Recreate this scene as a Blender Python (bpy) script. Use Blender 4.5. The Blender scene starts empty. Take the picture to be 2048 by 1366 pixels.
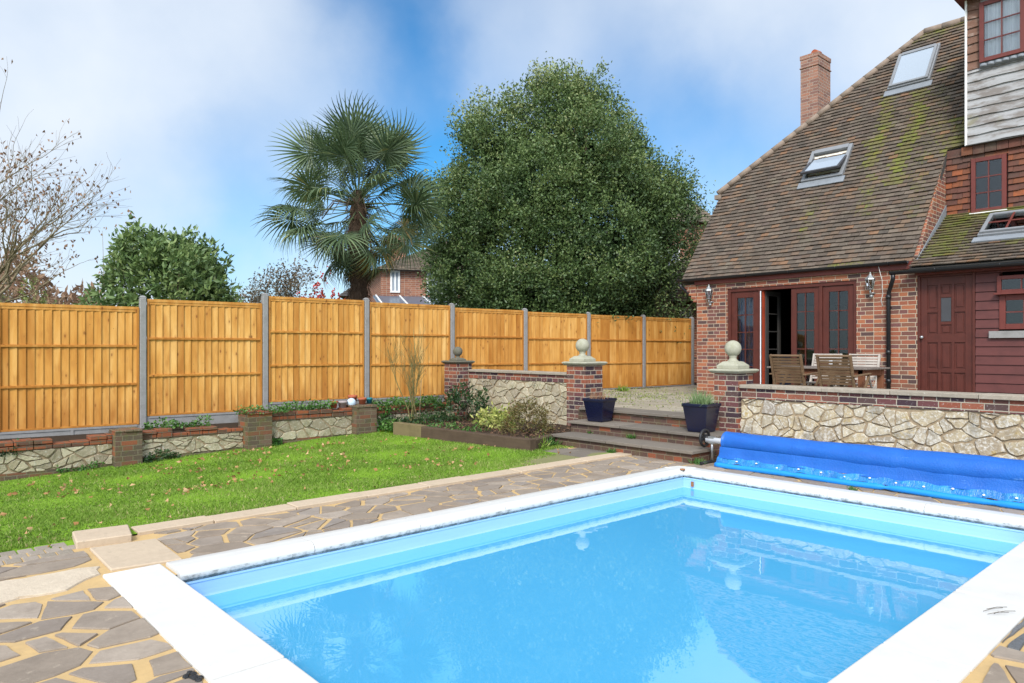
import bpy, math, random
import numpy as np
from mathutils import Vector, Matrix
random.seed(7)
rng = np.random.default_rng(7)
scene = bpy.context.scene
COL = scene.collection

# ------------------------------------------------------------------ camera
F, HOR, CH = 1411.0, 697.0, 1.5
TH = math.radians(47.8)
FW = Vector((math.cos(TH), math.sin(TH), 0)); RT = Vector((math.sin(TH), -math.cos(TH), 0))
cam = bpy.data.cameras.new('camera'); cam.sensor_width = 36; cam.lens = 36 * F / 2048
cam.shift_y = (HOR - 683) / 2048
cam.clip_start = 0.05; cam.clip_end = 1500
camo = bpy.data.objects.new('camera', cam); COL.objects.link(camo)
camo.location = (0, 0, CH)
camo.rotation_euler = (math.radians(90), 0, TH - math.radians(90))
scene.camera = camo
def sky_dir(x, y):
    v = FW + RT * ((x - 1024) / F) + Vector((0, 0, (HOR - y) / F))
    return v.normalized()

# ------------------------------------------------------------------ world, sun, exposure
SUN_L = Vector((-0.72, -0.50, 0.72)).normalized()      # towards the sun
scene.view_settings.view_transform = 'Standard'
scene.view_settings.look = 'None'
scene.view_settings.exposure = 1.2
scene.view_settings.gamma = 1
world = bpy.data.worlds.new('World'); scene.world = world; world.use_nodes = True
def build_world():
    nt = world.node_tree; nd = nt.nodes; lk = nt.links; nd.clear()
    out = nd.new('ShaderNodeOutputWorld'); bg = nd.new('ShaderNodeBackground'); lk.new(bg.outputs[0], out.inputs[0])
    bg.inputs['Strength'].default_value = 0.10
    sky = nd.new('ShaderNodeTexSky'); sky.sky_type = 'NISHITA'; sky.sun_disc = False
    sky.sun_elevation = math.asin(SUN_L.z); sky.sun_rotation = math.atan2(SUN_L.x, SUN_L.y)
    sky.air_density = 1.0; sky.dust_density = 0.4; sky.ozone_density = 1.5
    tint = nd.new('ShaderNodeMix'); tint.data_type = 'RGBA'; tint.blend_type = 'MULTIPLY'
    tint.inputs[0].default_value = 1.0; lk.new(sky.outputs[0], tint.inputs[6]); tint.inputs[7].default_value = (0.20, 0.54, 0.74, 1)
    co = nd.new('ShaderNodeTexCoord')
    nz = nd.new('ShaderNodeTexNoise'); nz.inputs['Scale'].default_value = 5.0; nz.inputs['Detail'].default_value = 6; nz.inputs['Roughness'].default_value = .55
    lk.new(co.outputs['Generated'], nz.inputs['Vector'])
    sub = nd.new('ShaderNodeVectorMath'); sub.operation = 'SUBTRACT'; lk.new(nz.outputs['Color'], sub.inputs[0]); sub.inputs[1].default_value = (.5, .5, .5)
    scl = nd.new('ShaderNodeVectorMath'); scl.operation = 'SCALE'; lk.new(sub.outputs[0], scl.inputs[0]); scl.inputs['Scale'].default_value = .15
    add = nd.new('ShaderNodeVectorMath'); add.operation = 'ADD'; lk.new(co.outputs['Generated'], add.inputs[0]); lk.new(scl.outputs[0], add.inputs[1])
    nrm = nd.new('ShaderNodeVectorMath'); nrm.operation = 'NORMALIZE'; lk.new(add.outputs[0], nrm.inputs[0])
    def math_(op, a, b=None):
        m = nd.new('ShaderNodeMath'); m.operation = op
        for i, v in enumerate((a, b)):
            if v is None: continue
            if isinstance(v, (int, float)): m.inputs[i].default_value = v
            else: lk.new(v, m.inputs[i])
        return m.outputs[0]
    # cloud cover by direction: (x, y) of the part of the sky and how white it is there
    pts = [(50, 40, .85), (300, 150, .90), (120, 300, 1.0), (450, 90, .78), (620, 40, .70), (690, 170, .60), (765, 20, .05), (790, 90, .0), (810, 190, .0),
           (860, 320, .0), (830, 440, .1), (970, 90, .50), (1110, 40, .55), (1300, 130, .45), (1450, 60, .85), (1450, 300, .22), (1400, 420, .40), (1560, 190, .45),
           (1760, 50, .85), (520, 300, .55), (470, 420, .15), (330, 400, .72), (180, 440, .55), (560, 540, .68), (250, 540, 1.0), (20, 560, 1.0), (900, 560, .6), (1300, 220, .08),
           (-300, 200, .7), (2400, 200, .6), (1000, -400, .55), (200, -400, .7), (1800, -400, .6), (600, -900, .7), (1500, -900, .6)]
    sw = 0.0015; sv = 0.0015 * .75
    for (x, y, v) in pts:
        d = nd.new('ShaderNodeVectorMath'); d.operation = 'DOT_PRODUCT'; lk.new(nrm.outputs[0], d.inputs[0]); d.inputs[1].default_value = sky_dir(x, y)
        w = math_('POWER', math_('MAXIMUM', d.outputs['Value'], 0.0), 420.0)
        sw = math_('ADD', w, sw); sv = math_('ADD', math_('MULTIPLY', w, v), sv)
    fac = math_('DIVIDE', sv, sw)
    nz2 = nd.new('ShaderNodeTexNoise'); nz2.inputs['Scale'].default_value = 9.0; nz2.inputs['Detail'].default_value = 7; lk.new(co.outputs['Generated'], nz2.inputs['Vector'])
    fac = math_('ADD', fac, math_('MULTIPLY', math_('SUBTRACT', nz2.outputs[0], .5), .35))
    mr = nd.new('ShaderNodeClamp'); lk.new(fac, mr.inputs[0])
    mix = nd.new('ShaderNodeMix'); mix.data_type = 'RGBA'; lk.new(mr.outputs[0], mix.inputs[0])
    lk.new(tint.outputs[2], mix.inputs[6]); 
    dsun = nd.new('ShaderNodeVectorMath'); dsun.operation = 'DOT_PRODUCT'; lk.new(co.outputs['Generated'], dsun.inputs[0]); dsun.inputs[1].default_value = SUN_L
    glow = math_('ADD', math_('MULTIPLY', math_('POWER', math_('MAXIMUM', dsun.outputs['Value'], 0.0), 2.5), 2.6), 1.0)   # thin cloud is brightest round the sun
    cl = nd.new('ShaderNodeVectorMath'); cl.operation = 'SCALE'; cl.inputs[0].default_value = (3.75, 4.1, 4.55); lk.new(glow, cl.inputs['Scale']); lk.new(cl.outputs[0], mix.inputs[7])
    lk.new(mix.outputs[2], bg.inputs['Color'])
build_world()
sun = bpy.data.lights.new('sun', 'SUN'); sun.energy = 1.5; sun.angle = math.radians(14); sun.color = (1, .95, .87)
suno = bpy.data.objects.new('sun', sun); COL.objects.link(suno)
suno.rotation_euler = (-SUN_L).to_track_quat('-Z', 'Y').to_euler()

# ------------------------------------------------------------------ materials
MATS = {}
class NT:
    """small helper round one material's node tree"""
    def __init__(s, name):
        s.m = bpy.data.materials.new(name); s.m.use_nodes = True
        s.t = s.m.node_tree; s.n = s.t.nodes; s.l = s.t.links
        s.b = s.n['Principled BSDF']; s.out = s.n['Material Output']; MATS[name] = s.m
    def node(s, typ, **kw):
        n = s.n.new(typ)
        for k, v in kw.items(): setattr(n, k, v)
        return n
    def put(s, sock, v):
        if hasattr(v, 'is_output'): s.l.new(v, sock)
        elif isinstance(v, tuple) and len(v) == 3 and len(getattr(sock, 'default_value', (0, 0, 0))) == 4: sock.default_value = (*v, 1)
        else: sock.default_value = v
    def math(s, op, a, b=0.0, clamp=False):
        n = s.node('ShaderNodeMath', operation=op, use_clamp=clamp); s.put(n.inputs[0], a); s.put(n.inputs[1], b); return n.outputs[0]
    def mix(s, f, a, b, blend='MIX'):
        n = s.node('ShaderNodeMix', data_type='RGBA', blend_type=blend); s.put(n.inputs[0], f); s.put(n.inputs[6], a); s.put(n.inputs[7], b); return n.outputs[2]
    def coord(s, which='Object'): return s.node('ShaderNodeTexCoord').outputs[which]
    def mapp(s, v, scale=(1, 1, 1), loc=(0, 0, 0)):
        n = s.node('ShaderNodeMapping'); s.l.new(v, n.inputs[0]); n.inputs['Scale'].default_value = scale; s.put(n.inputs['Location'], loc); return n.outputs[0]
    def noise(s, v, scale, detail=4, rough=.55, out=0):
        n = s.node('ShaderNodeTexNoise'); s.l.new(v, n.inputs['Vector']); n.inputs['Scale'].default_value = scale
        n.inputs['Detail'].default_value = detail; n.inputs['Roughness'].default_value = rough; return n.outputs[out]
    def voro(s, v, scale, feature='F1', out='Distance'):
        n = s.node('ShaderNodeTexVoronoi', feature=feature); s.l.new(v, n.inputs['Vector']); n.inputs['Scale'].default_value = scale; return n.outputs[out]
    def ramp(s, f, stops, interp='LINEAR'):
        n = s.node('ShaderNodeValToRGB'); n.color_ramp.interpolation = interp; s.put(n.inputs[0], f)
        e = n.color_ramp.elements
        while len(e) < len(stops): e.new(.5)
        for el, (p, c) in zip(e, stops): el.position = p; el.color = (*c, 1) if isinstance(c, tuple) else (c, c, c, 1)
        return n.outputs[0]
    def step(s, f, a, b):
        n = s.node('ShaderNodeMapRange', interpolation_type='SMOOTHSTEP'); s.put(n.inputs[0], f); n.inputs[1].default_value = a; n.inputs[2].default_value = b; return n.outputs[0]
    def attr(s, name='rnd'): return s.node('ShaderNodeAttribute', attribute_name=name).outputs['Fac']
    def bump(s, h, strength=.3, dist=.01):
        n = s.node('ShaderNodeBump'); s.l.new(h, n.inputs['Height']); n.inputs['Strength'].default_value = strength; n.inputs['Distance'].default_value = dist
        s.l.new(n.outputs[0], s.b.inputs['Normal'])
    def fin(s, col, rough=.7, spec=.3):
        s.put(s.b.inputs['Base Color'], col); s.put(s.b.inputs['Roughness'], rough); s.b.inputs['Specular IOR Level'].default_value = spec
        return s.m

def m_plain(name, col, rough=.6, spec=.3, var=.15, scale=8, metal=0, bump=0):
    s = NT(name); v = s.coord(); n = s.noise(v, scale, 5)
    c = s.mix(n, tuple(x * (1 - var) for x in col), tuple(min(1, x * (1 + var)) for x in col))
    s.b.inputs['Metallic'].default_value = metal
    if bump: s.bump(n, bump)
    return s.fin(c, rough, spec)

def m_brick(name, stops, mortar, white=.0, dirt=.25, size=(.225, .075), green=0):
    s = NT(name); uv = s.coord('UV')
    wob = s.noise(uv, 9, 2, out=1)
    v = s.node('ShaderNodeVectorMath', operation='MULTIPLY_ADD'); s.l.new(wob, v.inputs[0]); v.inputs[1].default_value = (.012, .008, 0); s.l.new(uv, v.inputs[2])
    b = s.node('ShaderNodeTexBrick'); s.l.new(v.outputs[0], b.inputs['Vector'])
    b.inputs['Color1'].default_value = (0, 0, 0, 1); b.inputs['Color2'].default_value = (1, 1, 1, 1); b.inputs['Mortar'].default_value = (.5, .5, .5, 1)
    b.inputs['Scale'].default_value = 1; b.inputs['Mortar Size'].default_value = .0062; b.inputs['Mortar Smooth'].default_value = .25
    b.inputs['Brick Width'].default_value = size[0]; b.inputs['Row Height'].default_value = size[1]; b.offset = .5; b.squash = .62; b.squash_frequency = 2
    col = s.ramp(b.outputs['Color'], stops, 'CONSTANT')
    fine = s.noise(uv, 55, 4); big = s.noise(uv, 1.6, 5)
    col = s.mix(s.math('MULTIPLY', fine, .55), col, (.04, .025, .025), 'MIX')
    mort = s.mix(s.noise(uv, 25, 3), tuple(x * .7 for x in mortar), mortar)
    col = s.mix(b.outputs['Fac'], col, mort)
    col = s.mix(s.math('MULTIPLY', s.step(big, .52, .75), dirt), col, (.05, .04, .035))
    if white: col = s.mix(s.math('MULTIPLY', s.step(s.noise(uv, 34, 6, .7), .58, .68), white), col, (.62, .60, .56))
    if green: col = s.mix(s.math('MULTIPLY', s.step(s.noise(uv, 5, 6, .7), .45, .72), green), col, (.10, .12, .025))
    h = s.math('SUBTRACT', s.math('MULTIPLY', fine, .35), b.outputs['Fac'])
    s.bump(h, .7, .008)
    return s.fin(col, .88, .2)

RED = (.34, .112, .062); ORG = (.43, .155, .075); PUR = (.19, .082, .062); DRK = (.105, .062, .056); BRN = (.26, .112, .07)
m_brick('facade_brick', [(0, PUR), (.16, RED), (.36, BRN), (.5, ORG), (.64, DRK), (.74, RED), (.9, (.2, .085, .075))], (.52, .42, .31))
m_brick('pillar_brick', [(0, DRK), (.2, (.16, .06, .06)), (.42, RED), (.55, PUR), (.72, (.06, .035, .045)), (.84, (.3, .09, .05))], (.46, .4, .31), white=.55)
m_brick('old_brick', [(0, (.15, .09, .06)), (.25, (.22, .09, .05)), (.45, (.12, .09, .06)), (.7, (.18, .12, .08)), (.88, (.30, .10, .045))], (.2, .17, .11), white=.12, green=.55)
m_brick('coping_brick', [(0, (.28, .08, .035)), (.3, (.36, .10, .04)), (.5, (.14, .07, .045)), (.75, (.3, .09, .04))], (.14, .11, .08), green=.25, white=.08)
m_brick('step_brick', [(0, (.11, .06, .045)), (.3, (.17, .07, .045)), (.5, (.09, .055, .045)), (.68, (.3, .085, .04)), (.8, (.12, .07, .055))], (.2, .16, .11), green=.3, white=.08)
m_brick('chimney_brick', [(0, (.34, .17, .12)), (.3, (.40, .21, .15)), (.55, (.27, .14, .11)), (.8, (.43, .20, .13))], (.45, .37, .30), dirt=.1)
m_brick('neighbour_brick', [(0, (.36, .15, .09)), (.4, (.42, .18, .11)), (.7, (.3, .12, .08))], (.45, .38, .3), dirt=.1)

def m_stone():
    s = NT('rubble_stone'); v = s.coord(); r = s.attr()
    col = s.ramp(r, [(0, (.44, .35, .22)), (.25, (.50, .42, .29)), (.45, (.36, .29, .21)), (.6, (.55, .45, .28)), (.75, (.42, .37, .29)), (.9, (.58, .50, .36)), (1, (.32, .27, .22))])
    n1 = s.noise(v, 9, 7, .7); n2 = s.noise(v, 30, 6, .7); n3 = s.noise(v, 4, 4)
    col = s.mix(s.math('MULTIPLY', s.step(n1, .35, .75), .7), col, (.21, .165, .115))
    col = s.mix(s.math('MULTIPLY', s.step(s.math('ADD', n2, s.math('MULTIPLY', n3, .25)), .60, .74), .75), col, (.64, .61, .55))
    col = s.mix(s.math('MULTIPLY', s.step(s.noise(v, 7, 5, .7), .6, .7), .55), col, (.40, .27, .06))
    col = s.mix(s.math('MULTIPLY', s.step(n3, .55, .70), .5), col, (.12, .10, .075))
    h = s.math('ADD', n1, s.math('MULTIPLY', n2, .4)); s.bump(h, .9, .02)
    s.fin(col, .9, .15)
    s = NT('mossy_stone'); v = s.coord(); r = s.attr()
    col = s.ramp(r, [(0, (.36, .30, .20)), (.3, (.46, .40, .28)), (.6, (.29, .24, .17)), (1, (.52, .45, .32))])
    n1 = s.noise(v, 8, 7, .7); n2 = s.noise(v, 28, 6, .7)
    col = s.mix(s.math('MULTIPLY', s.step(n1, .45, .72), .55), col, (.12, .12, .05))
    col = s.mix(s.math('MULTIPLY', s.step(n2, .55, .66), .6), col, (.60, .60, .54))
    s.bump(s.math('ADD', n1, n2), .8, .02); s.fin(col, .9, .15)
m_stone()
def m_rnd(name, stops, rough=.85, spec=.2, nscale=14, nmix=.4, dark=(.1, .09, .08), bump=.4, spots=None):
    s = NT(name); v = s.coord(); col = s.ramp(s.attr(), stops); n = s.noise(v, nscale, 6, .65); n2 = s.noise(v, nscale * 6, 4)
    col = s.mix(s.math('MULTIPLY', s.step(n, .35, .8), nmix), col, dark)
    col = s.mix(s.math('MULTIPLY', n2, .3), col, tuple(x * .5 for x in dark))
    if spots: col = s.mix(s.math('MULTIPLY', s.step(s.noise(v, spots[1], 6, .7), .58, .7), spots[2]), col, spots[0])
    s.bump(s.math('ADD', n, n2), bump, .006); return s.fin(col, rough, spec)
m_rnd('flagstone', [(0, (.25, .20, .155)), (.2, (.32, .26, .205)), (.4, (.23, .19, .16)), (.6, (.36, .295, .235)), (.75, (.27, .21, .16)), (.9, (.40, .33, .265)), (1, (.24, .21, .19))], .8, .2, 5, .6, (.17, .135, .105), .4, ((.42, .35, .27), 9, .5))
m_rnd('slate_flag', [(0, (.13, .135, .14)), (1, (.2, .2, .205))], .85, .2, 60, .6, (.07, .07, .075), .6)
m_rnd('yellow_mortar', [(0, (.55, .37, .17)), (1, (.57, .39, .18))], .95, .1, 4, .6, (.38, .27, .15), .3)
m_rnd('beige_slab', [(0, (.50, .40, .29)), (.5, (.55, .43, .31)), (1, (.45, .36, .26))], .9, .15, 5, .3, (.36, .28, .2), .4, ((.2, .17, .13), 16, .3))
m_rnd('cream_concrete', [(0, (.55, .46, .35)), (1, (.6, .5, .38))], .95, .1, 6, .45, (.40, .32, .24), .8)
m_rnd('patio_slab', [(0, (.33, .28, .21)), (.5, (.41, .35, .27)), (1, (.28, .245, .20))], .9, .15, 7, .35, (.16, .15, .1), .4, ((.18, .20, .05), 5, .4))
m_rnd('step_slab', [(0, (.17, .145, .12)), (1, (.22, .185, .15))], .8, .2, 7, .3, (.1, .085, .07), .4, ((.12, .12, .05), 9, .25))
m_rnd('wall_mortar', [(0, (.38, .29, .19)), (1, (.42, .32, .21))], .95, .1, 14, .65, (.13, .09, .05), .8)
m_rnd('paver', [(0, (.28, .235, .19)), (1, (.36, .30, .25))], .9, .15, 12, .3, (.16, .15, .10), .5)
m_rnd('coping_stone', [(0, (.34, .29, .23)), (1, (.40, .34, .27))], .9, .15, 12, .5, (.20, .17, .13), .6, ((.52, .49, .42), 30, .5))
m_rnd('concrete', [(0, (.27, .26, .255)), (1, (.31, .30, .295))], .9, .15, 6, .5, (.17, .16, .15), .4, ((.20, .20, .14), 4, .3))
m_rnd('soil', [(0, (.045, .03, .022)), (1, (.07, .05, .035))], .95, .1, 22, .5, (.02, .015, .01), 1.0)
m_rnd('finial_stone', [(0, (.38, .365, .28)), (1, (.42, .40, .32))], .9, .15, 9, .55, (.22, .22, .13), .6, ((.52, .52, .46), 22, .5))
m_rnd('dark_stone', [(0, (.15, .14, .11)), (1, (.17, .15, .12))], .9, .15, 9, .4, (.08, .09, .05), .6, ((.3, .28, .24), 30, .4))

def m_fence():
    s = NT('fence_timber'); uv = s.coord('UV'); r = s.attr()
    off = s.node('ShaderNodeCombineXYZ'); s.put(off.inputs[0], s.math('MULTIPLY', r, 37.0)); s.put(off.inputs[1], s.math('MULTIPLY', r, 11.0))
    v = s.node('ShaderNodeVectorMath', operation='ADD'); s.l.new(uv, v.inputs[0]); s.l.new(off.outputs[0], v.inputs[1]); v = v.outputs[0]
    g = s.noise(s.mapp(v, (60, 2.2, 1)), 1, 5, .6); g2 = s.noise(s.mapp(v, (9, 1.2, 1)), 1, 3)
    col = s.ramp(g2, [(.25, (.44, .185, .032)), (.5, (.56, .27, .06)), (.75, (.66, .37, .11))])
    tone = s.ramp(s.math('FRACT', s.math('MULTIPLY', r, 7.31)), [(0, (.72, .64, .55)), (.5, (1, 1, 1)), (1, (1.05, 1.14, 1.35))])
    col = s.mix(1.0, col, tone, 'MULTIPLY')
    col = s.mix(s.math('MULTIPLY', s.step(g, .5, .75), .45), col, (.36, .14, .025))
    kd = s.voro(s.mapp(v, (9, 4.2, 1)), 1)
    kn = s.step(kd, .15, .06)
    col = s.mix(s.math('MULTIPLY', kn, .85), col, (.15, .05, .012))
    col = s.mix(s.math('MULTIPLY', s.step(kd, .36, .15), .25), col, (.33, .13, .03))
    pt = s.attr('moss'); col = s.mix(1.0, col, s.ramp(pt, [(0, (.90, .82, .74)), (.5, (1, 1, 1)), (1, (1.05, 1.10, 1.22))]), 'MULTIPLY')
    wet = s.node('ShaderNodeSeparateXYZ'); s.l.new(uv, wet.inputs[0]); lo = s.step(wet.outputs[1], 1.15, .35)
    st = s.step(s.math('ADD', s.noise(s.mapp(v, (3.2, .9, 1)), 1, 4, .6), s.math('MULTIPLY', lo, .20)), .52, .80)
    col = s.mix(s.math('MULTIPLY', st, .75), col, (.33, .125, .022))
    nl = s.voro(s.mapp(v, (8, 5, 1)), 1); col = s.mix(s.math('MULTIPLY', s.step(nl, .05, .02), .8), col, (.06, .03, .02))
    s.bump(g, .25, .004); s.fin(col, .72, .2)
m_fence()
def m_wood(name, c1, c2, rough=.6, spec=.3, sc=(3, 3, 40), bump=.2):
    s = NT(name); v = s.coord(); g = s.noise(s.mapp(v, sc), 1, 5, .6); n = s.noise(v, 5, 5)
    col = s.mix(g, c1, c2); col = s.mix(s.math('MULTIPLY', s.step(n, .4, .75), .4), col, tuple(x * .55 for x in c1))
    s.bump(g, bump, .004); return s.fin(col, rough, spec)
m_wood('door_wood', (.062, .014, .009), (.105, .024, .015), .5, .35, (38, 38, 1.5), .35)
m_wood('cladding_wood', (.082, .022, .019), (.125, .034, .028), .5, .35, (3, 2, 30))
m_wood('window_wood', (.11, .024, .018), (.16, .036, .027), .5, .35, (20, 20, 2))
m_wood('raw_edge', (.26, .035, .015), (.38, .06, .022), .7, .2)
m_wood('sleeper_timber', (.065, .043, .03), (.11, .075, .05), .85, .15, (14, 2, 40), .35)
m_wood('pale_sleeper', (.15, .115, .06), (.20, .155, .08), .85, .15, (14, 2, 40), .35)
m_wood('teak_brown', (.115, .07, .038), (.20, .125, .07), .75, .2, (30, 3, 30), .4)
m_wood('teak_grey', (.33, .28, .235), (.5, .45, .40), .85, .15, (30, 3, 30), .4)
m_wood('table_top', (.13, .105, .09), (.2, .165, .14), .6, .35, (30, 3, 30), .3)
m_wood('teak_red', (.16, .06, .03), (.22, .09, .045), .6, .3, (30, 30, 3), .3)
def m_boards():
    s = NT('weatherboard'); v = s.coord(); g = s.noise(s.mapp(v, (1, 1.3, 36)), 1, 6, .65); n = s.noise(s.mapp(v, (1, 2.2, 7)), 1, 6, .65)
    col = s.mix(g, (.26, .255, .255), (.42, .415, .415)); col = s.mix(s.math('MULTIPLY', s.step(n, .42, .62), .75), col, (.15, .12, .10))
    col = s.mix(s.math('MULTIPLY', s.step(s.noise(v, 3, 5), .6, .72), .3), col, (.26, .26, .12)); s.bump(g, .5, .005); s.fin(col, .85, .15)
    s = NT('brown_weatherboard'); v = s.coord(); g = s.noise(s.mapp(v, (1, 2, 36)), 1, 6, .65); n = s.noise(s.mapp(v, (1, 5, 9)), 1, 6, .65)
    col = s.mix(g, (.12, .06, .04), (.23, .135, .10)); col = s.mix(s.math('MULTIPLY', s.step(n, .5, .7), .5), col, (.42, .34, .29)); s.bump(g, .5, .005); s.fin(col, .85, .15)
m_boards()
def m_tile(name, stops, white=.3):
    s = NT(name); v = s.coord(); r = s.attr(); mo = s.attr('moss')
    col = s.ramp(r, stops); n = s.noise(v, 9, 6, .7); n2 = s.noise(v, 45, 4)
    col = s.mix(s.math('MULTIPLY', s.step(n, .35, .75), .45), col, (.055, .04, .032)); col = s.mix(s.math('MULTIPLY', n2, .35), col, (.05, .04, .03))
    col = s.mix(s.math('MULTIPLY', s.step(s.noise(v, 17, 6, .72), .63, .70), white), col, (.42, .37, .28))
    col = s.mix(s.math('MULTIPLY', s.step(s.noise(v, 1.3, 5, .65), .45, .7), .5), col, (.075, .062, .05)); col = s.mix(s.math('MULTIPLY', s.step(s.noise(v, 2.3, 6, .7), .55, .75), .35), col, (.21, .19, .13))
    f = s.step(s.math('ADD', mo, s.math('MULTIPLY', s.math('SUBTRACT', s.noise(v, 20, 6, .75), .5), 1.9)), .42, .8)
    mc = s.mix(s.step(s.noise(v, 6, 4), .45, .65), (.13, .12, .04), (.15, .17, .025))
    col = s.mix(s.math('MULTIPLY', f, .75), col, mc)
    s.bump(s.math('ADD', n, n2), .5, .006); s.fin(col, .9, .15)
m_tile('roof_tile', [(0, (.110, .086, .068)), (.25, (.15, .12, .095)), (.45, (.188, .146, .112)), (.6, (.13, .098, .082)), (.78, (.215, .142, .095)), (.92, (.095, .082, .07)), (1, (.29, .155, .085))])
m_tile('hung_tile', [(0, (.11, .05, .04)), (.3, (.17, .065, .045)), (.55, (.13, .055, .045)), (.8, (.26, .085, .04)), (1, (.34, .10, .04))], .08)
m_tile('slate_tile', [(0, (.07, .068, .07)), (.5, (.1, .095, .095)), (1, (.08, .075, .07))], .9)
m_tile('old_tile', [(0, (.14, .12, .09)), (.5, (.20, .16, .12)), (1, (.24, .18, .13))], .7)
m_plain('ridge_tile', (.235, .18, .14), .9, .15, .35, 9, bump=.4)
m_plain('gutter_plastic', (.012, .012, .014), .35, .4)
m_plain('black_plastic', (.015, .015, .016), .45, .4)
m_plain('grey_metal', (.4, .41, .42), .35, .5, .1, metal=.8)
m_plain('white_plastic', (.75, .76, .78), .4, .4, .05)
m_plain('lead_flashing', (.20, .215, .235), .6, .4, .3, 6)
m_plain('skylight_frame', (.20, .205, .215), .45, .4)
m_plain('skylight_dark', (.05, .05, .055), .5, .4)
m_plain('cream_paint', (.62, .58, .5), .7)
m_plain('white_paint', (.75, .74, .72), .5)
m_plain('room_shade', (.012, .011, .011), .9, .1)  # near-black colour stands in for the lack of light indoors
m_plain('dark_wall', (.05, .047, .044), .9, .1)
m_plain('blue_panel', (.012, .03, .09), .6)
m_plain('ball_glass', (.5, .62, .72), .1, .6)
m_plain('terracotta', (.36, .10, .05), .8, .2, .25, 12)
m_plain('grey_pot', (.32, .27, .27), .8)
m_plain('teal_pot', (.02, .17, .20), .5)
m_plain('navy_glaze', (.005, .007, .026), .22, .5, .3, 4)
m_plain('roof_felt', (.06, .055, .05), .9)
m_plain('polycarbonate', (.09, .12, .16), .3, .5)
m_plain('rust', (.28, .12, .05), .9)
m_plain('cable', (.6, .58, .55), .5)
m_plain('lantern_metal', (.30, .31, .31), .45, .5, .2, metal=.6)

def m_white_slab():
    s = NT('white_slab'); v = s.coord(); n = s.noise(v, 6, 6)
    col = s.mix(n, (.535, .52, .49), (.61, .595, .565)); col = s.mix(s.math('MULTIPLY', s.step(s.noise(v, 28, 6, .7), .66, .74), .6), col, (.28, .24, .2)); col = s.mix(s.math('MULTIPLY', s.step(s.noise(v, 3.1, 6, .7), .5, .75), .35), col, (.44, .42, .38)); s.bump(n, .1, .003); s.fin(col, .6, .25)
    s = NT('bullnose_coping'); v = s.coord(); uv = s.coord('UV'); n = s.noise(v, 6, 6)
    col = s.mix(n, (.55, .54, .515), (.63, .62, .595))
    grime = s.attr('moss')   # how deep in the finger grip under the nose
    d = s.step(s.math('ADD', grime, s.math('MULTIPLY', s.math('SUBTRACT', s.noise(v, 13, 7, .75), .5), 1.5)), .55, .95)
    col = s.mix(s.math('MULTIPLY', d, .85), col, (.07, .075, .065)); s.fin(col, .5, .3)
    s = NT('pool_liner'); v = s.coord(); n = s.noise(s.mapp(v, (1, 1, 6)), 2, 4)
    s.fin(s.mix(n, (.25, .45, .75), (.30, .51, .80)), .35, .4)
    s = NT('liner_step'); v = s.coord(); s.fin(s.mix(s.noise(v, 5, 4), (.30, .52, .78), (.36, .58, .82)), .35, .4)
    s = NT('pool_water'); v = s.coord(); n = s.noise(s.mapp(v, (1, 1, 1)), 2.2, 3); n2 = s.noise(v, 9, 2)
    s.bump(s.math('ADD', n, s.math('MULTIPLY', n2, .12)), .035, .03); s.fin(s.mix(s.noise(v, .5, 2), (.07, .37, .65), (.09, .41, .69)), .006, .5); s.b.inputs['IOR'].default_value = 3.0
    s = NT('cover_blue'); v = s.coord('UV'); bub = s.voro(v, 70); n = s.noise(v, 4, 5)
    c = s.mix(n, (.004, .068, .33), (.011, .125, .46)); c = s.mix(s.math('MULTIPLY', s.step(s.noise(s.mapp(v, (2, 9, 1)), 1.3, 5, .7), .66, .7), .25), c, (.25, .5, .8))
    h = s.math('ADD', s.math('MULTIPLY', bub, -.4), s.math('MULTIPLY', n, .9)); s.bump(h, .45, .012); s.fin(c, .38, .4)
    s = NT('cover_skirt'); v = s.coord('UV'); n = s.noise(s.mapp(v, (3, 1, 1)), 2.4, 6, .65)
    c = s.mix(s.step(n, .35, .62), (.008, .13, .38), (.015, .22, .50)); c = s.mix(s.math('MULTIPLY', s.step(n, .62, .78), .6), c, (.36, .5, .56)); s.bump(n, .8, .05); s.fin(c, .28, .5)
    s = NT('cover_hem'); v = s.coord('UV'); s.fin(s.mix(s.noise(v, 5, 5), (.008, .20, .66), (.015, .27, .76)), .35, .4)
m_white_slab()
def m_glass(name, tint, gloss=.9):
    s = NT(name); s.n.remove(s.b)
    tr = s.node('ShaderNodeBsdfTransparent'); tr.inputs[0].default_value = (*tint, 1)
    gl = s.node('ShaderNodeBsdfGlossy'); gl.inputs['Roughness'].default_value = .02; gl.inputs[0].default_value = (gloss, gloss, gloss, 1)
    fr = s.node('ShaderNodeFresnel'); fr.inputs[0].default_value = 1.5; mx = s.node('ShaderNodeMixShader')
    v = s.coord(); n = s.noise(v, 1.5, 2); b = s.node('ShaderNodeBump'); s.l.new(n, b.inputs['Height']); b.inputs['Strength'].default_value = .05; b.inputs['Distance'].default_value = .05
    s.l.new(b.outputs[0], gl.inputs['Normal'])
    s.l.new(fr.outputs[0], mx.inputs[0]); s.l.new(tr.outputs[0], mx.inputs[1]); s.l.new(gl.outputs[0], mx.inputs[2]); s.l.new(mx.outputs[0], s.out.inputs[0])
m_glass('window_glass', (.8, .83, .83)); m_glass('clear_glass', (.9, .92, .93))
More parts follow.
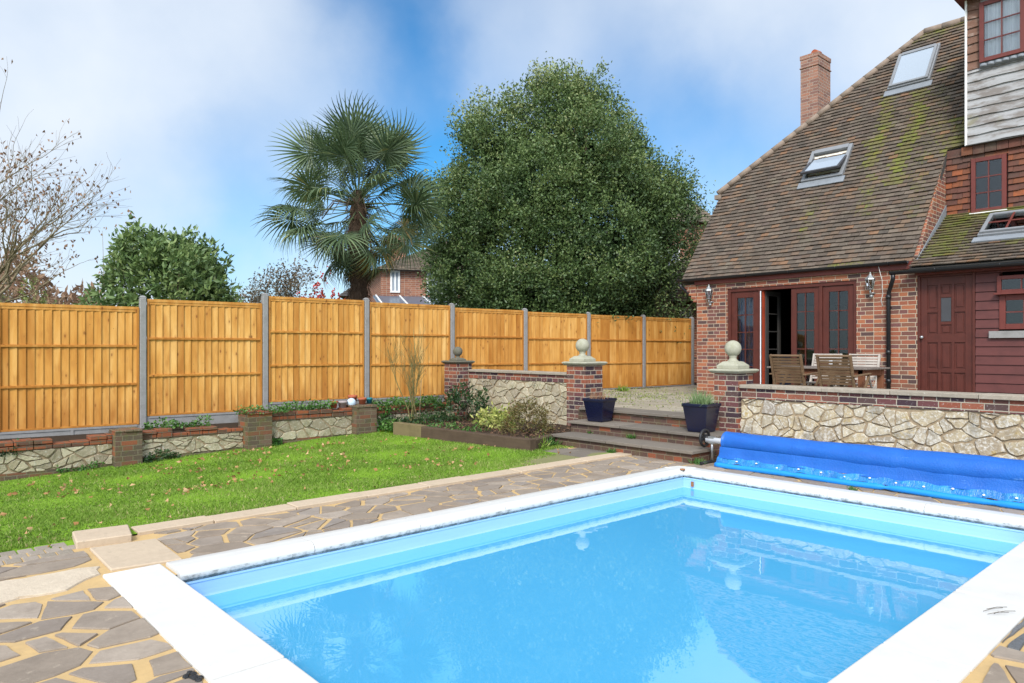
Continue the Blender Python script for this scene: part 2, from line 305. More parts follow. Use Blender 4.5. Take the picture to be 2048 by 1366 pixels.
def m_curtain():
    s = NT('blue_curtain'); uv = s.coord('UV'); w = s.node('ShaderNodeTexWave', bands_direction='X'); s.l.new(uv, w.inputs[0]); w.inputs['Scale'].default_value = 6; w.inputs['Distortion'].default_value = 1
    s.fin(s.ramp(w.outputs[0], [(0, (.03, .06, .16)), (.5, (.07, .13, .3)), (.8, (.16, .2, .34)), (1, (.22, .10, .12))]), .9, .1)
    s = NT('net_curtain'); uv = s.coord('UV'); w = s.node('ShaderNodeTexWave', bands_direction='X'); s.l.new(uv, w.inputs[0]); w.inputs['Scale'].default_value = 4; w.inputs['Distortion'].default_value = 1.5
    s.fin(s.ramp(w.outputs[0], [(0, (.66, .66, .68)), (1, (.85, .85, .86))]), .9, .1)
    s = NT('sky_glazing'); s.b.inputs['Metallic'].default_value = 0; s.fin((.30, .345, .40), .04, .9)  # pale opaque base stands in for reflected sky and a white blind
m_curtain()
def m_leaf(name, stops, trans=.25, rough=.45, spec=.4):
    s = NT(name); col = s.ramp(s.attr(), stops); s.fin(col, rough, spec)
    t = s.node('ShaderNodeBsdfTranslucent'); s.l.new(col, t.inputs[0]); mx = s.node('ShaderNodeMixShader'); mx.inputs[0].default_value = trans
    s.l.new(s.b.outputs[0], mx.inputs[1]); s.l.new(t.outputs[0], mx.inputs[2]); s.l.new(mx.outputs[0], s.out.inputs[0])
m_leaf('holly_leaf', [(0, (.034, .064, .022)), (.35, (.070, .120, .038)), (.7, (.135, .195, .060)), (.92, (.21, .265, .090)), (1, (.30, .33, .14))])
m_leaf('laurel_leaf', [(0, (.07, .125, .04)), (.4, (.14, .215, .07)), (.8, (.22, .30, .10)), (1, (.32, .36, .15))])
m_leaf('palm_leaf', [(0, (.040, .070, .034)), (.4, (.085, .130, .058)), (.75, (.16, .21, .10)), (.9, (.22, .21, .06)), (1, (.36, .24, .07))], .2)
m_leaf('fibre', [(0, (.03, .018, .011)), (.5, (.07, .042, .026)), (1, (.13, .085, .055))], .1, .9, .1)
m_leaf('moss_leaf', [(0, (.07, .085, .02)), (.5, (.13, .14, .03)), (.85, (.17, .20, .03)), (1, (.28, .27, .12))], .1, .9, .1)
m_leaf('dead_palm', [(0, (.2, .13, .05)), (1, (.36, .25, .1))], .15)
m_leaf('grass', [(0, (.085, .16, .022)), (.4, (.165, .27, .036)), (.8, (.25, .36, .065)), (1, (.42, .38, .17))], .35, .6, .2)
m_leaf('brown_leaf', [(0, (.17, .095, .06)), (.5, (.27, .165, .105)), (1, (.38, .25, .17))], .3, .8, .1)
m_leaf('litter', [(0, (.26, .13, .05)), (.5, (.4, .22, .1)), (1, (.55, .36, .2))], .1, .8, .1)
m_leaf('ivy_leaf', [(0, (.03, .09, .016)), (.5, (.06, .16, .03)), (1, (.14, .26, .06))])
m_leaf('dark_leaf', [(0, (.012, .035, .012)), (.6, (.03, .07, .02)), (1, (.06, .11, .03))])
m_leaf('variegated_leaf', [(0, (.08, .16, .03)), (.35, (.3, .34, .08)), (.7, (.5, .5, .14)), (1, (.6, .58, .24))])
m_leaf('olive_leaf', [(0, (.10, .075, .03)), (.5, (.17, .13, .04)), (.8, (.14, .17, .05)), (1, (.26, .10, .05))])
m_leaf('pale_leaf', [(0, (.15, .2, .05)), (.5, (.26, .29, .09)), (1, (.4, .38, .16))])
m_leaf('red_berry', [(0, (.35, .02, .015)), (.6, (.5, .04, .02)), (1, (.2, .12, .04))])
m_leaf('herb_leaf', [(0, (.12, .2, .07)), (1, (.25, .34, .15))])
m_leaf('dry_stem', [(0, (.22, .10, .05)), (1, (.36, .2, .1))])
m_leaf('conifer_leaf', [(0, (.07, .06, .035)), (.5, (.12, .09, .055)), (1, (.17, .12, .08))])
m_plain('bark', (.085, .065, .045), .9, .1, .4, 14, bump=.6)
m_plain('pale_bark', (.22, .18, .11), .9, .1, .4, 10)
m_plain('sapling_bark', (.2, .17, .07), .9, .1, .3, 10)
def m_ground():
    s = NT('lawn_soil'); v = s.coord(); n = s.noise(v, 3, 6); n2 = s.noise(v, 30, 5)
    c = s.mix(n, (.13, .25, .016), (.20, .34, .03)); c = s.mix(s.math('MULTIPLY', s.step(n2, .5, .75), .5), c, (.07, .12, .015))
    c = s.mix(s.math('MULTIPLY', s.step(s.attr('moss'), .1, .9), .85), c, (.2, .17, .1)); s.bump(n2, .6, .02); s.fin(c, .95, .1)
    s = NT('ground_earth'); v = s.coord(); n = s.noise(v, .6, 6); s.fin(s.mix(n, (.06, .09, .02), (.11, .13, .04)), .95, .1)
    s = NT('palm_fibre'); v = s.coord(); g = s.noise(s.mapp(v, (14, 14, 50)), 1, 5, .7); c = s.mix(g, (.028, .019, .013), (.10, .066, .046)); s.bump(g, 1.0, .03); s.fin(c, .95, .1)
m_ground()

# ------------------------------------------------------------------ mesh helpers
class MB:
    def __init__(s): s.v = []; s.f = []; s.r = []; s.mo = []; s.mi = []; s.sm = []; s.cur = .5; s.moss = 0.; s.mat = 0
    def face(s, idx, smooth=False): s.f.append(tuple(idx)); s.r.append(s.cur); s.mo.append(s.moss); s.mi.append(s.mat); s.sm.append(smooth)
    def add(s, pts): b = len(s.v); s.v.extend([tuple(p) for p in pts]); return b
    def poly(s, pts): b = s.add(pts); s.face(range(b, b + len(pts)))
    def hexa(s, p):
        b = s.add(p)
        for q in ((0, 3, 2, 1), (4, 5, 6, 7), (0, 1, 5, 4), (1, 2, 6, 5), (2, 3, 7, 6), (3, 0, 4, 7)): s.face([b + i for i in q])
    def box(s, x0, x1, y0, y1, z0, z1):
        x0, x1 = sorted((x0, x1)); y0, y1 = sorted((y0, y1)); z0, z1 = sorted((z0, z1))
        s.hexa([(x0, y0, z0), (x1, y0, z0), (x1, y1, z0), (x0, y1, z0), (x0, y0, z1), (x1, y0, z1), (x1, y1, z1), (x0, y1, z1)])
    def bar(s, p0, p1, w, t, up=(0, 0, 1)):
        p0 = Vector(p0); p1 = Vector(p1); d = (p1 - p0).normalized(); up = Vector(up)
        if abs(d.dot(up)) > .98: up = Vector((1, 0, 0))
        a = d.cross(up).normalized() * (w / 2); b = a.cross(d).normalized() * (t / 2)
        s.hexa([p0 - a - b, p0 + a - b, p0 + a + b, p0 - a + b, p1 - a - b, p1 + a - b, p1 + a + b, p1 - a + b])
    def tube(s, pts, rad, n=8, cap=True, smooth=True):
        pts = [Vector(p) for p in pts]; k = len(pts)
        if not hasattr(rad, '__len__'): rad = [rad] * k
        prev = None; rings = []
        for i, p in enumerate(pts):
            d = (pts[min(i + 1, k - 1)] - pts[max(i - 1, 0)]).normalized()
            if prev is None:
                up = Vector((0, 0, 1)) if abs(d.z) < .9 else Vector((1, 0, 0)); a = d.cross(up).normalized()
            else:
                a = prev - d * prev.dot(d); a = a.normalized() if a.length > 1e-6 else d.orthogonal().normalized()
            prev = a; b = d.cross(a)
            rings.append(s.add([p + (a * math.cos(2 * math.pi * j / n) + b * math.sin(2 * math.pi * j / n)) * rad[i] for j in range(n)]))
        for i in range(k - 1):
            for j in range(n):
                j2 = (j + 1) % n; s.face((rings[i] + j, rings[i] + j2, rings[i + 1] + j2, rings[i + 1] + j), smooth)
        if cap:
            s.face([rings[0] + j for j in reversed(range(n))]); s.face([rings[-1] + j for j in range(n)])
    def lathe(s, prof, c, n=24, square=False, rot=0.0):
        rings = []
        for (r, z) in prof:
            q = []
            for j in range(n):
                a = 2 * math.pi * j / n + rot; k = 1.0
                q.append((c[0] + r * k * math.cos(a), c[1] + r * k * math.sin(a), c[2] + z))
            rings.append(s.add(q))
        for i in range(len(prof) - 1):
            for j in range(n):
                j2 = (j + 1) % n; s.face((rings[i] + j, rings[i] + j2, rings[i + 1] + j2, rings[i + 1] + j), n > 8)
        s.face([rings[0] + j for j in reversed(range(n))]); s.face([rings[-1] + j for j in range(n)])
    def prism(s, pts, off):
        """polygon (3-D points) thickened by the vector off"""
        n = len(pts); off = Vector(off); b = s.add(pts); t = s.add([Vector(p) + off for p in pts])
        s.face([b + i for i in reversed(range(n))]); s.face([t + i for i in range(n)])
        for i in range(n): j = (i + 1) % n; s.face((b + i, b + j, t + j, t + i))
    def build(s, name, mats, parent=None, bevel=0, seg=1):
        me = bpy.data.meshes.new(name); me.from_pydata(s.v, [], s.f)
        mats = mats if isinstance(mats, (list, tuple)) else [mats]
        for m in mats: me.materials.append(MATS[m])
        me.polygons.foreach_set('material_index', s.mi); me.polygons.foreach_set('use_smooth', s.sm)
        a = me.attributes.new('rnd', 'FLOAT', 'FACE'); a.data.foreach_set('value', s.r)
        a = me.attributes.new('moss', 'FLOAT', 'FACE'); a.data.foreach_set('value', s.mo)
        uv = me.uv_layers.new(name='UVMap'); me.update()
        co = np.array(s.v)
        buf = np.zeros((len(me.loops), 2))
        for p in me.polygons:
            nx, ny, nz = p.normal
            li = list(p.loop_indices); q = co[list(p.vertices)]
            if abs(nz) > .75: buf[li] = q[:, :2]
            else:
                l = math.hypot(nx, ny) or 1; tx, ty = -ny / l, nx / l
                buf[li, 0] = q[:, 0] * tx + q[:, 1] * ty; buf[li, 1] = q[:, 2] if abs(nz) < .3 else q[:, 2] / max(.2, math.sqrt(1 - nz * nz))
        uv.data.foreach_set('uv', buf.ravel())
        return link(name, me, parent, bevel, seg)
def link(name, me, parent=None, bevel=0, seg=1):
    o = bpy.data.objects.new(name, me); COL.objects.link(o)
    if parent is not None: o.parent = parent
    if bevel:
        b = o.modifiers.new('bevel', 'BEVEL'); b.width = bevel; b.segments = seg; b.limit_method = 'ANGLE'; b.angle_limit = math.radians(40)
    return o
def np_mesh(name, V, Fc, rnd, mat, parent=None, smooth=False):
    """heavy meshes: V (n,3), Fc (m,k) faces of one size, rnd (m,)"""
    me = bpy.data.meshes.new(name); k = Fc.shape[1]; m = len(Fc)
    me.vertices.add(len(V)); me.vertices.foreach_set('co', np.asarray(V, dtype=np.float32).ravel())
    me.loops.add(m * k); me.loops.foreach_set('vertex_index', np.asarray(Fc, dtype=np.int32).ravel())
    me.polygons.add(m); me.polygons.foreach_set('loop_start', np.arange(0, m * k, k, dtype=np.int32))
    me.materials.append(MATS[mat])
    a = me.attributes.new('rnd', 'FLOAT', 'FACE'); a.data.foreach_set('value', np.asarray(rnd, dtype=np.float32))
    me.update(calc_edges=True); me.validate()
    if smooth: me.polygons.foreach_set('use_smooth', [True] * m)
    return link(name, me, parent)
def empty(name, loc=(0, 0, 0), rz=0):
    o = bpy.data.objects.new(name, None); COL.objects.link(o); o.location = loc; o.rotation_euler = (0, 0, rz); o.empty_display_size = .2; return o
def tag(o, label, cat, group=None, kind=None):
    o['label'] = label; o['category'] = cat
    if group: o['group'] = group
    if kind: o['kind'] = kind
    return o
def setting(o, kind='structure', label=None):
    o['kind'] = kind
    if label: o['label'] = label
    return o
def copy_tree(o, parent=None):
    c = o.copy(); COL.objects.link(c)
    if parent is not None: c.parent = parent
    for ch in o.children: copy_tree(ch, c)
    return c
def fence_y(X): return 12.7 - .0963 * X

# polygons: clipping and random cells
def clip(poly, n, c):
    """keep the part of a 2-D polygon where n.p <= c"""
    out = []; k = len(poly)
    for i in range(k):
        p = poly[i]; q = poly[(i + 1) % k]; a = n[0] * p[0] + n[1] * p[1] - c; b = n[0] * q[0] + n[1] * q[1] - c
        if a <= 0: out.append(p)
        if (a < 0 < b) or (b < 0 < a):
            t = a / (a - b); out.append((p[0] + (q[0] - p[0]) * t, p[1] + (q[1] - p[1]) * t))
    return out
def clip_convex(poly, hull):
    """clip by a counter-clockwise convex polygon"""
    k = len(hull)
    for i in range(k):
        p = hull[i]; q = hull[(i + 1) % k]; n = (q[1] - p[1], -(q[0] - p[0])); poly = clip(poly, n, n[0] * p[0] + n[1] * p[1])
        if len(poly) < 3: return []
    return poly
def area(p): return abs(sum(p[i][0] * p[(i + 1) % len(p)][1] - p[(i + 1) % len(p)][0] * p[i][1] for i in range(len(p)))) / 2
def cells(x0, x1, y0, y1, sx, sy, gap, rnd, jit=.42, merge=0):
    """Voronoi-like cells of a rectangle, each shrunk by an uneven joint"""
    nx = max(1, round((x1 - x0) / sx)); ny = max(1, round((y1 - y0) / sy)); dx = (x1 - x0) / nx; dy = (y1 - y0) / ny
    S = {}
    for i in range(-1, nx + 1):
        for j in range(-1, ny + 1):
            S[i, j] = (x0 + (i + .5 + (.25 if j % 2 else -.25) + rnd.uniform(-jit, jit)) * dx, y0 + (j + .5 + rnd.uniform(-jit, jit)) * dy)
    out = []; k = dx / dy
    for i in range(-1, nx + 1):
        for j in range(-1, ny + 1):
            p = S[i, j]; poly = [(x0, y0), (x1, y0), (x1, y1), (x0, y1)]
            for a in range(-2, 3):
                for b in range(-2, 3):
                    if (a or b) and (i + a, j + b) in S:
                        q = S[i + a, j + b]; n = (q[0] - p[0], (q[1] - p[1]) * k * k); l = math.hypot(*n); n = (n[0] / l, n[1] / l)
                        c = n[0] * (p[0] + q[0]) / 2 + n[1] * (p[1] + q[1]) / 2 - gap * (.45 + (((2 * i + a) * 7 + (2 * j + b) * 5) % 6) * .26) / 2
                        poly = clip(poly, n, c)
                        if len(poly) < 3: break
                if len(poly) < 3: break
            if len(poly) >= 3 and area(poly) > .08 * dx * dy: out.append(poly)
    return out
def rough_edge(poly, step, amp, rnd):
    out = []
    for i, p in enumerate(poly):
        q = poly[(i + 1) % len(poly)]; L = math.hypot(q[0] - p[0], q[1] - p[1]); k = max(1, int(L / step))
        for t in range(k):
            f = t / k; a = amp * (1 if t else .4); out.append((p[0] + (q[0] - p[0]) * f + rnd.uniform(-a, a), p[1] + (q[1] - p[1]) * f + rnd.uniform(-a, a)))
    return out
def chaikin(poly, n=1, r=.22):
    for _ in range(n):
        o = []
        for i, p in enumerate(poly):
            q = poly[(i + 1) % len(poly)]; o.append((p[0] + (q[0] - p[0]) * r, p[1] + (q[1] - p[1]) * r)); o.append((p[0] + (q[0] - p[0]) * (1 - r), p[1] + (q[1] - p[1]) * (1 - r)))
        poly = o
    return poly
def split(p, rnd, prob, gap):
    if rnd.random() > prob: return [p]
    cx = sum(q[0] for q in p) / len(p); cy = sum(q[1] for q in p) / len(p); a = rnd.choice((0, 1.57)) + rnd.gauss(0, .35); n = (math.cos(a), math.sin(a)); c = n[0] * cx + n[1] * cy
    return [q for q in (clip(p, n, c - gap / 2), clip(p, (-n[0], -n[1]), -c - gap / 2)) if len(q) > 2]
def slab_stone(mb, poly, f0, f1, fm):
    """a stone with chamfered edge: fm(u, v, h) gives the 3-D point; f0 base, f1 top height"""
    n = len(poly); cx = sum(p[0] for p in poly) / n; cy = sum(p[1] for p in poly) / n
    def ring(k, h): return mb.add([fm(cx + (p[0] - cx) * k, cy + (p[1] - cy) * k, h) for p in poly])
    return ring, n
def dome(mb, poly, h0, h, fm, k1=.97, k2=.86, smooth=True):
    ring, n = slab_stone(mb, poly, h0, h, fm)
    r = [ring(1, h0), ring(k1, h0 + (h - h0) * .75), ring(k2, h)]
    for a, b in zip(r, r[1:]):
        for i in range(n): j = (i + 1) % n; mb.face((a + i, a + j, b + j, b + i), smooth)
    mb.face([r[-1] + i for i in range(n)], smooth)

# roof tiles laid on a plane: O origin at the eaves, U along the eaves, V up the slope
def tile_plane(mb, O, U, V, hulls, moss=None, tw=.165, gauge=.105, th=.016, rnd=random, skip=None):
    O = Vector(O); U = Vector(U).normalized(); V = Vector(V).normalized(); N = U.cross(V).normalized()
    if N.z < 0 or (abs(N.z) < .05 and N.x > 0): N = -N
    us = [p[0] for h in hulls for p in h]; vs = [p[1] for h in hulls for p in h]
    for j in range(int(math.floor(min(vs) / gauge)), int(max(vs) / gauge) + 1):
        sag = .006 * math.sin(j * 1.7); off = (j % 2) * tw / 2
        for i in range(int(min(us) / tw) - 1, int(max(us) / tw) + 2):
            u0 = i * tw + off + rnd.uniform(-.003, .003); v0 = j * gauge + rnd.uniform(-.006, .006) + .010 * math.sin(i * .35 + j * .21)
            rect = [(u0 + .002, v0), (u0 + tw - .002, v0), (u0 + tw - .002, v0 + gauge * 1.12), (u0 + .002, v0 + gauge * 1.12)]
            if skip and any(a0 < u0 + tw / 2 < a1 and b0 < v0 + gauge / 2 < b1 for a0, a1, b0, b1 in skip): continue
            for h in hulls:
                q = clip_convex(rect, h)
                if len(q) < 3: continue
                lift = rnd.uniform(-.003, .005); dip = rnd.uniform(-.004, .004)
                mb.cur = rnd.random(); mb.moss = moss(u0 + tw / 2, v0 + gauge / 2) if moss else 0
                def P(u, v, t): return O + U * u + V * v + N * (t)
                top = []; bot = []
                for (u, v) in q:
                    f = (v - v0) / gauge; rise = .030 - .026 * f + lift * (1 - f) + dip * (u - u0) / tw
                    top.append(P(u, v, rise)); bot.append(P(u, v, rise - th))
                k = len(q); b = mb.add(bot); t = mb.add(top); mb.face([t + a for a in range(k)])
                for a in range(k): c = (a + 1) % k; mb.face((b + a, b + c, t + c, t + a))
    return N

# leaves
def unit(a): return a / np.maximum(np.linalg.norm(a, axis=1, keepdims=True), 1e-9)
def leaf_arrays(P, D, L, W, fold=.25):
    """P base points, D directions, L lengths, W widths -> vertices and triangles of folded leaf blades"""
    n = len(P); D = unit(D); R = rng.normal(size=(n, 3)); S = unit(np.cross(D, R)); Nn = np.cross(S, D)
    L = L[:, None]; W = W[:, None]
    V = np.stack([P, P + D * L * .45 + S * W * .5 + Nn * W * fold, P + D * L, P + D * L * .45 - S * W * .5 + Nn * W * fold], 1).reshape(-1, 3)
    b = np.arange(n)[:, None] * 4
    T = np.concatenate([b + [0, 1, 2], b + [0, 2, 3]], 1).reshape(-1, 3)
    return V, T
def leaves(name, P, D, L, W, r, mat, parent=None, fold=.25):
    V, T = leaf_arrays(P, D, L, W, fold); return np_mesh(name, V, T, np.repeat(r, 2), mat, parent)
def sprigs(A, D, n, length, spread):
    """n leaves along each sprig that starts at A and heads along D"""
    k = len(A); D = unit(D); t = rng.uniform(.05, 1, (k, n)); P = A[:, None] + D[:, None] * (t * length)[..., None] + rng.normal(size=(k, n, 3)) * spread * .25
    Q = D[:, None] * .7 + rng.normal(size=(k, n, 3)) * .75
    return P.reshape(-1, 3), Q.reshape(-1, 3)
def rand_dir(n): return unit(rng.normal(size=(n, 3)))

# ================================================================== SETTING: ground, paving, lawn, water
PX0, PX1, PY0, PY1 = 1.46, 7.26, 1.37, 4.92      # inside of the pool
WATER_Z = -.175
def rects_round(mb, X0, X1, Y0, Y1, hx0, hx1, hy0, hy1, z):
    for a, b, c, d in ((X0, hx0, Y0, Y1), (hx1, X1, Y0, Y1), (hx0, hx1, Y0, hy0), (hx0, hx1, hy1, Y1)):
        mb.poly([(a, c, z), (b, c, z), (b, d, z), (a, d, z)])
mb = MB(); rects_round(mb, -400, 400, -400, 400, PX0 - .1, PX1 + .1, PY0 - .1, PY1 + .1, -.42)
setting(mb.build('ground', 'ground_earth'))
mb = MB(); rects_round(mb, -8, 9.1, -8, 6.24, PX0 - .05, PX1 + .05, PY0 - .05, PY1 + .05, -.004)
mb.poly([(7.6, 6.24, -.004), (9.1, 6.24, -.004), (9.1, 7.6, -.004), (7.6, 7.6, -.004)])
setting(mb.build('paving_mortar', 'yellow_mortar'))
R2 = random.Random(11)
mb = MB()
def flags(x0, x1, y0, y1, sx, sy, gap, tone=None, zt=.004):
    P = []
    for p in cells(x0, x1, y0, y1, sx, sy, gap, R2, .46): P += split(p, R2, .22, gap * R2.uniform(.3, 1))
    for p in P:
        q = rough_edge(p, .07, .0045, R2); mb.cur = R2.random() if tone is None else tone + R2.uniform(-.1, .1)
        h = zt + R2.uniform(-.003, .004); tx, ty = R2.uniform(-.004, .004), R2.uniform(-.004, .004); cx, cy = p[0]
        dome(mb, q, -.012, h, lambda u, v, z: (u, v, z + ((u - cx) * tx + (v - cy) * ty if z > 0 else 0)), .995, .975, False)
flags(1.66, 7.98, 5.235, 6.19, .29, .22, .024)
flags(7.60, 9.02, -1.5, 5.18, .26, .28, .022)
flags(-2.0, 1.115, -2.5, 5.06, .36, .25, .040)
flags(1.115, 4.2, -2.0, .985, .33, .25, .05)
flags(4.9, 9.0, -2.0, .985, .36, .3, .04)
setting(mb.build('crazy_paving', 'flagstone'))
mb = MB(); R2 = random.Random(5); flags(4.2, 4.9, -1.0, .985, .5, .13, .05, None, .010)
setting(mb.build('dark_slate_paving', 'slate_flag'))
# edging of beige slabs between the paving and the lawn
mb = MB(); x = 1.58; R3 = random.Random(3)
while x < 8.0:
    w = min(R3.choice((.45, .6, .6, .75)), 8.02 - x); mb.cur = R3.random(); dy = R3.uniform(-.012, .012)
    mb.box(x + .004, x + w - .004, 6.22 + dy, 6.45 + dy, -.03, .022 + R3.uniform(-.004, .006)); x += w
setting(mb.build('edging_slabs', 'beige_slab'))
bpy.data.objects['edging_slabs'].modifiers.new('b', 'BEVEL').width = .006
mb = MB()
mb.cur = .6; mb.prism([(1.13, 6.10, -.02), (1.50, 6.06, -.02), (1.56, 6.42, -.02), (1.17, 6.47, -.02)], (0, 0, .075))
mb.cur = .2; mb.prism([(1.19, 5.34, -.02), (1.63, 5.27, -.02), (1.65, 5.97, -.02), (1.20, 6.02, -.02)], (0, 0, .034))
setting(mb.build('loose_slabs', 'beige_slab')); bpy.data.objects['loose_slabs'].modifiers.new('b', 'BEVEL').width = .008
mb = MB(); R3 = random.Random(9)
p = rough_edge([(-1.5, 5.12), (.9, 5.10), (1.13, 5.32), (1.16, 5.50), (.6, 5.54), (-1.5, 5.6)], .08, .02, R3); mb.cur = .5
dome(mb, p, -.012, .012, lambda u, v, z: (u, v, z), .99, .96, False)
setting(mb.build('concrete_strip', 'cream_concrete'))
mb = MB(); R2 = random.Random(21)
for p in cells(-1.5, 1.16, 5.60, 5.98, .55, .2, .022, R2, .3):
    mb.cur = R2.random(); dome(mb, rough_edge(p, .06, .006, R2), -.012, .006 + R2.uniform(-.003, .006), lambda u, v, z: (u, v, z), .99, .97, False)
setting(mb.build('slab_path', 'flagstone'))
mb = MB(); R2 = random.Random(22)
for j in range(3):
    for i in range(22):
        x0 = -1.2 + i * .105 + (j % 2) * .05; y0 = 5.995 + j * .125; mb.cur = R2.random()
        if x0 < 1.06: mb.box(x0, x0 + .095, y0, y0 + .115, -.03, .004 + R2.uniform(-.004, .004))
setting(mb.build('block_pavers', 'paver')); bpy.data.objects['block_pavers'].modifiers.new('b', 'BEVEL').width = .006

def lawn_z(X, Y): return -max(0., min(1., (Y - 6.9) / 4.3)) * max(0., min(.36, .30 - .045 * (X - 1)))
mb = MB(); n = 60
xs = [-9 + 18.0 * i / 90 for i in range(91)]; ys = [6.24 + 5.6 * j / 34 for j in range(35)]
idx = {}
for i, x in enumerate(xs):
    for j, y in enumerate(ys): idx[i, j] = mb.add([(x, y, lawn_z(x, y) - .002 + .012 * math.sin(x * 3.1) * math.sin(y * 2.7))])
for i in range(90):
    for j in range(34):
        x, y = xs[i], ys[j]
        d = max(0, 1 - math.hypot((x - 7.0) / 1.1, (y - 6.65) / .42)) * 2 + max(0, 1 - abs(y - 6.5) / .12) * .5 * (x > 4.5)
        mb.moss = min(1, d); mb.face((idx[i, j], idx[i + 1, j], idx[i + 1, j + 1], idx[i, j + 1]), True)
setting(mb.build('lawn', 'lawn_soil'))
# grass blades
def grass():
    N = 150000
    X = rng.uniform(-2.5, 7.9, N); Y = 6.40 + 5.2 * rng.uniform(0, 1, N) ** 1.25
    bare = np.clip(1 - np.hypot((X - 7.0) / 1.1, (Y - 6.65) / .42), 0, 1) * 2
    patch = np.sin(X * 2.3 + 1.1 * np.sin(Y * 1.9)) * np.sin(Y * 3.1 + X) * .5 + .5
    bed = (X > 6.9 - (Y - 10.6) * .1) & (Y > 7.45 + (X - 7.2) * .35)
    ok = (rng.uniform(0, 1, N) > bare) & ~bed & (Y < 11.75 - .05 * X) & ~((X > 7.15) & (Y < 7.3)) & ~((Y < 6.46) & (X > 1.2) & (rng.uniform(0, 1, N) < .75))
    X, Y, patch = X[ok], Y[ok], patch[ok]; n = len(X)
    z = np.array([lawn_z(a, b) for a, b in zip(X, Y)]) - .004
    stripe = .5 + .5 * np.sin((X * .35 + Y) * 7.0)
    h = rng.uniform(.016, .034, n) * (.75 + .5 * patch); a = rng.uniform(0, 2 * math.pi, n); w = rng.uniform(.004, .009, n)
    lean = rng.normal(0, .018, (n, 2))
    B = np.stack([X, Y, z], 1); S = np.stack([np.cos(a), np.sin(a), 0 * a], 1) * w[:, None]
    T = B + np.stack([lean[:, 0], lean[:, 1], h], 1)
    V = np.stack([B - S, B + S, T], 1).reshape(-1, 3)
    big = np.sin(X * 1.3 + 2 * np.sin(Y * .9 + .4)) * np.sin(Y * 1.7 - X * .6) * .5 + .5; edge = np.exp(-((Y - 6.45) / .35) ** 2)
    r = np.clip(.16 + .22 * patch + .14 * stripe + .26 * big + rng.normal(0, .16, n), 0, .93)
    r[rng.uniform(0, 1, n) < .03 + .05 * (patch < .25) + .10 * edge] = 1
    setting(np_mesh('grass', V, np.arange(3 * n).reshape(-1, 3), r, 'grass'), 'stuff', 'short mown green grass on the lawn')
grass()
# fallen leaves on the lawn and round the steps
def litter():
    n = 620; X = rng.uniform(-1, 7.6, n); Y = 6.5 + 5.0 * rng.uniform(0, 1, n) ** .75
    ok = ~((X > 6.8) & (Y > 7.5)) & (Y < 11.6 - .05 * X); X, Y = X[ok], Y[ok]; n = len(X)
    h = n * 3 // 5; cl = rng.integers(n - 26, n, h); X[:h] = X[cl] + rng.normal(0, .34, h); Y[:h] = np.minimum(Y[cl] + rng.normal(0, .16, h), 11.3)
    z = np.array([lawn_z(a, b) for a, b in zip(X, Y)]) + rng.uniform(.012, .032, n)
    P = np.stack([X, Y, z], 1); D = np.stack([rng.normal(size=n), rng.normal(size=n), rng.normal(0, .3, n)], 1)
    o = leaves('fallen_leaves', P, D, rng.uniform(.035, .075, n), rng.uniform(.03, .055, n), rng.uniform(0, 1, n), 'litter', None, .3)
    setting(o, 'stuff', 'dry brown fallen leaves scattered over the lawn')
litter()
mb = MB(); mb.poly([(PX0 - .02, PY0 - .02, WATER_Z), (PX1 + .02, PY0 - .02, WATER_Z), (PX1 + .02, PY1 + .02, WATER_Z), (PX0 - .02, PY1 + .02, WATER_Z)])
setting(mb.build('pool_water', 'pool_water'), 'structure', 'milky light blue pool water reflecting trees and sky')

# ================================================================== POOL
pool = tag(empty('swimming_pool', (4.3, 3.1, 0)), 'rectangular swimming pool with pale blue liner and white coping', 'swimming pool')
def child_shift(o): o.location = (-pool.location.x, -pool.location.y, 0); return o
def part(mb, name, mats, parent, bevel=0, seg=1):
    """a part whose mesh is in world coordinates, parented to an unrotated thing"""
    o = mb.build(name, mats, parent, bevel, seg); p = parent; off = Vector((0, 0, 0))
    while p is not None: off += p.location; p = p.parent
    o.location = -off; return o
mb = MB(); e = .015; zt, zm, zb = -.055, -.165, -1.3
x0, x1, y0, y1 = PX0 - e, PX1 + e, PY0 - e, PY1 + e
prof = [(-.004, zt), (.004, zt - .006), (.004, zt - .016), (-.002, zt - .022), (0, -.10), (.002, -.13), (.006, WATER_Z + .012), (.012, WATER_Z), (.006, WATER_Z - .05), (.01, zb)]
rings = [mb.add([(x0 + d, y0 + d, z), (x1 - d, y0 + d, z), (x1 - d, y1 - d, z), (x0 + d, y1 - d, z)]) for d, z in prof]
for k, (a, b) in enumerate(zip(rings, rings[1:])):
    mb.mat = 1 if k in (0, 1, 2) else 0
    for i in range(4): j = (i + 1) % 4; mb.face((a + i, a + j, b + j, b + i))
mb.mat = 0; mb.face([rings[-1] + i for i in range(4)])
part(mb, 'liner', ['pool_liner', 'liner_step'], pool)
def flat_slab(x0, x1, y0, y1):
    mb = MB(); mb.box(x0, x1, y0, y1, -.04, .018 + random.uniform(-.002, .002)); part(mb, 'coping_slab', 'white_slab', pool, .010, 2)
mb = MB(); mb.box(1.14, 1.46, 1.0, 5.24, -.03, .008); mb.box(1.461, 7.58, 1.01, 1.37, -.03, .008); part(mb, 'grout', 'sleeper_timber', pool)
y = 1.0
for w in (1.05, 1.2, 1.2, .80):
    flat_slab(1.12, 1.475, y + .0045, y + w - .0045); y += w
x = 1.478
while x < 7.6:
    w = min(1.15, 7.60 - x); flat_slab(x + .0045, x + w - .0045, .995, 1.385); x += w
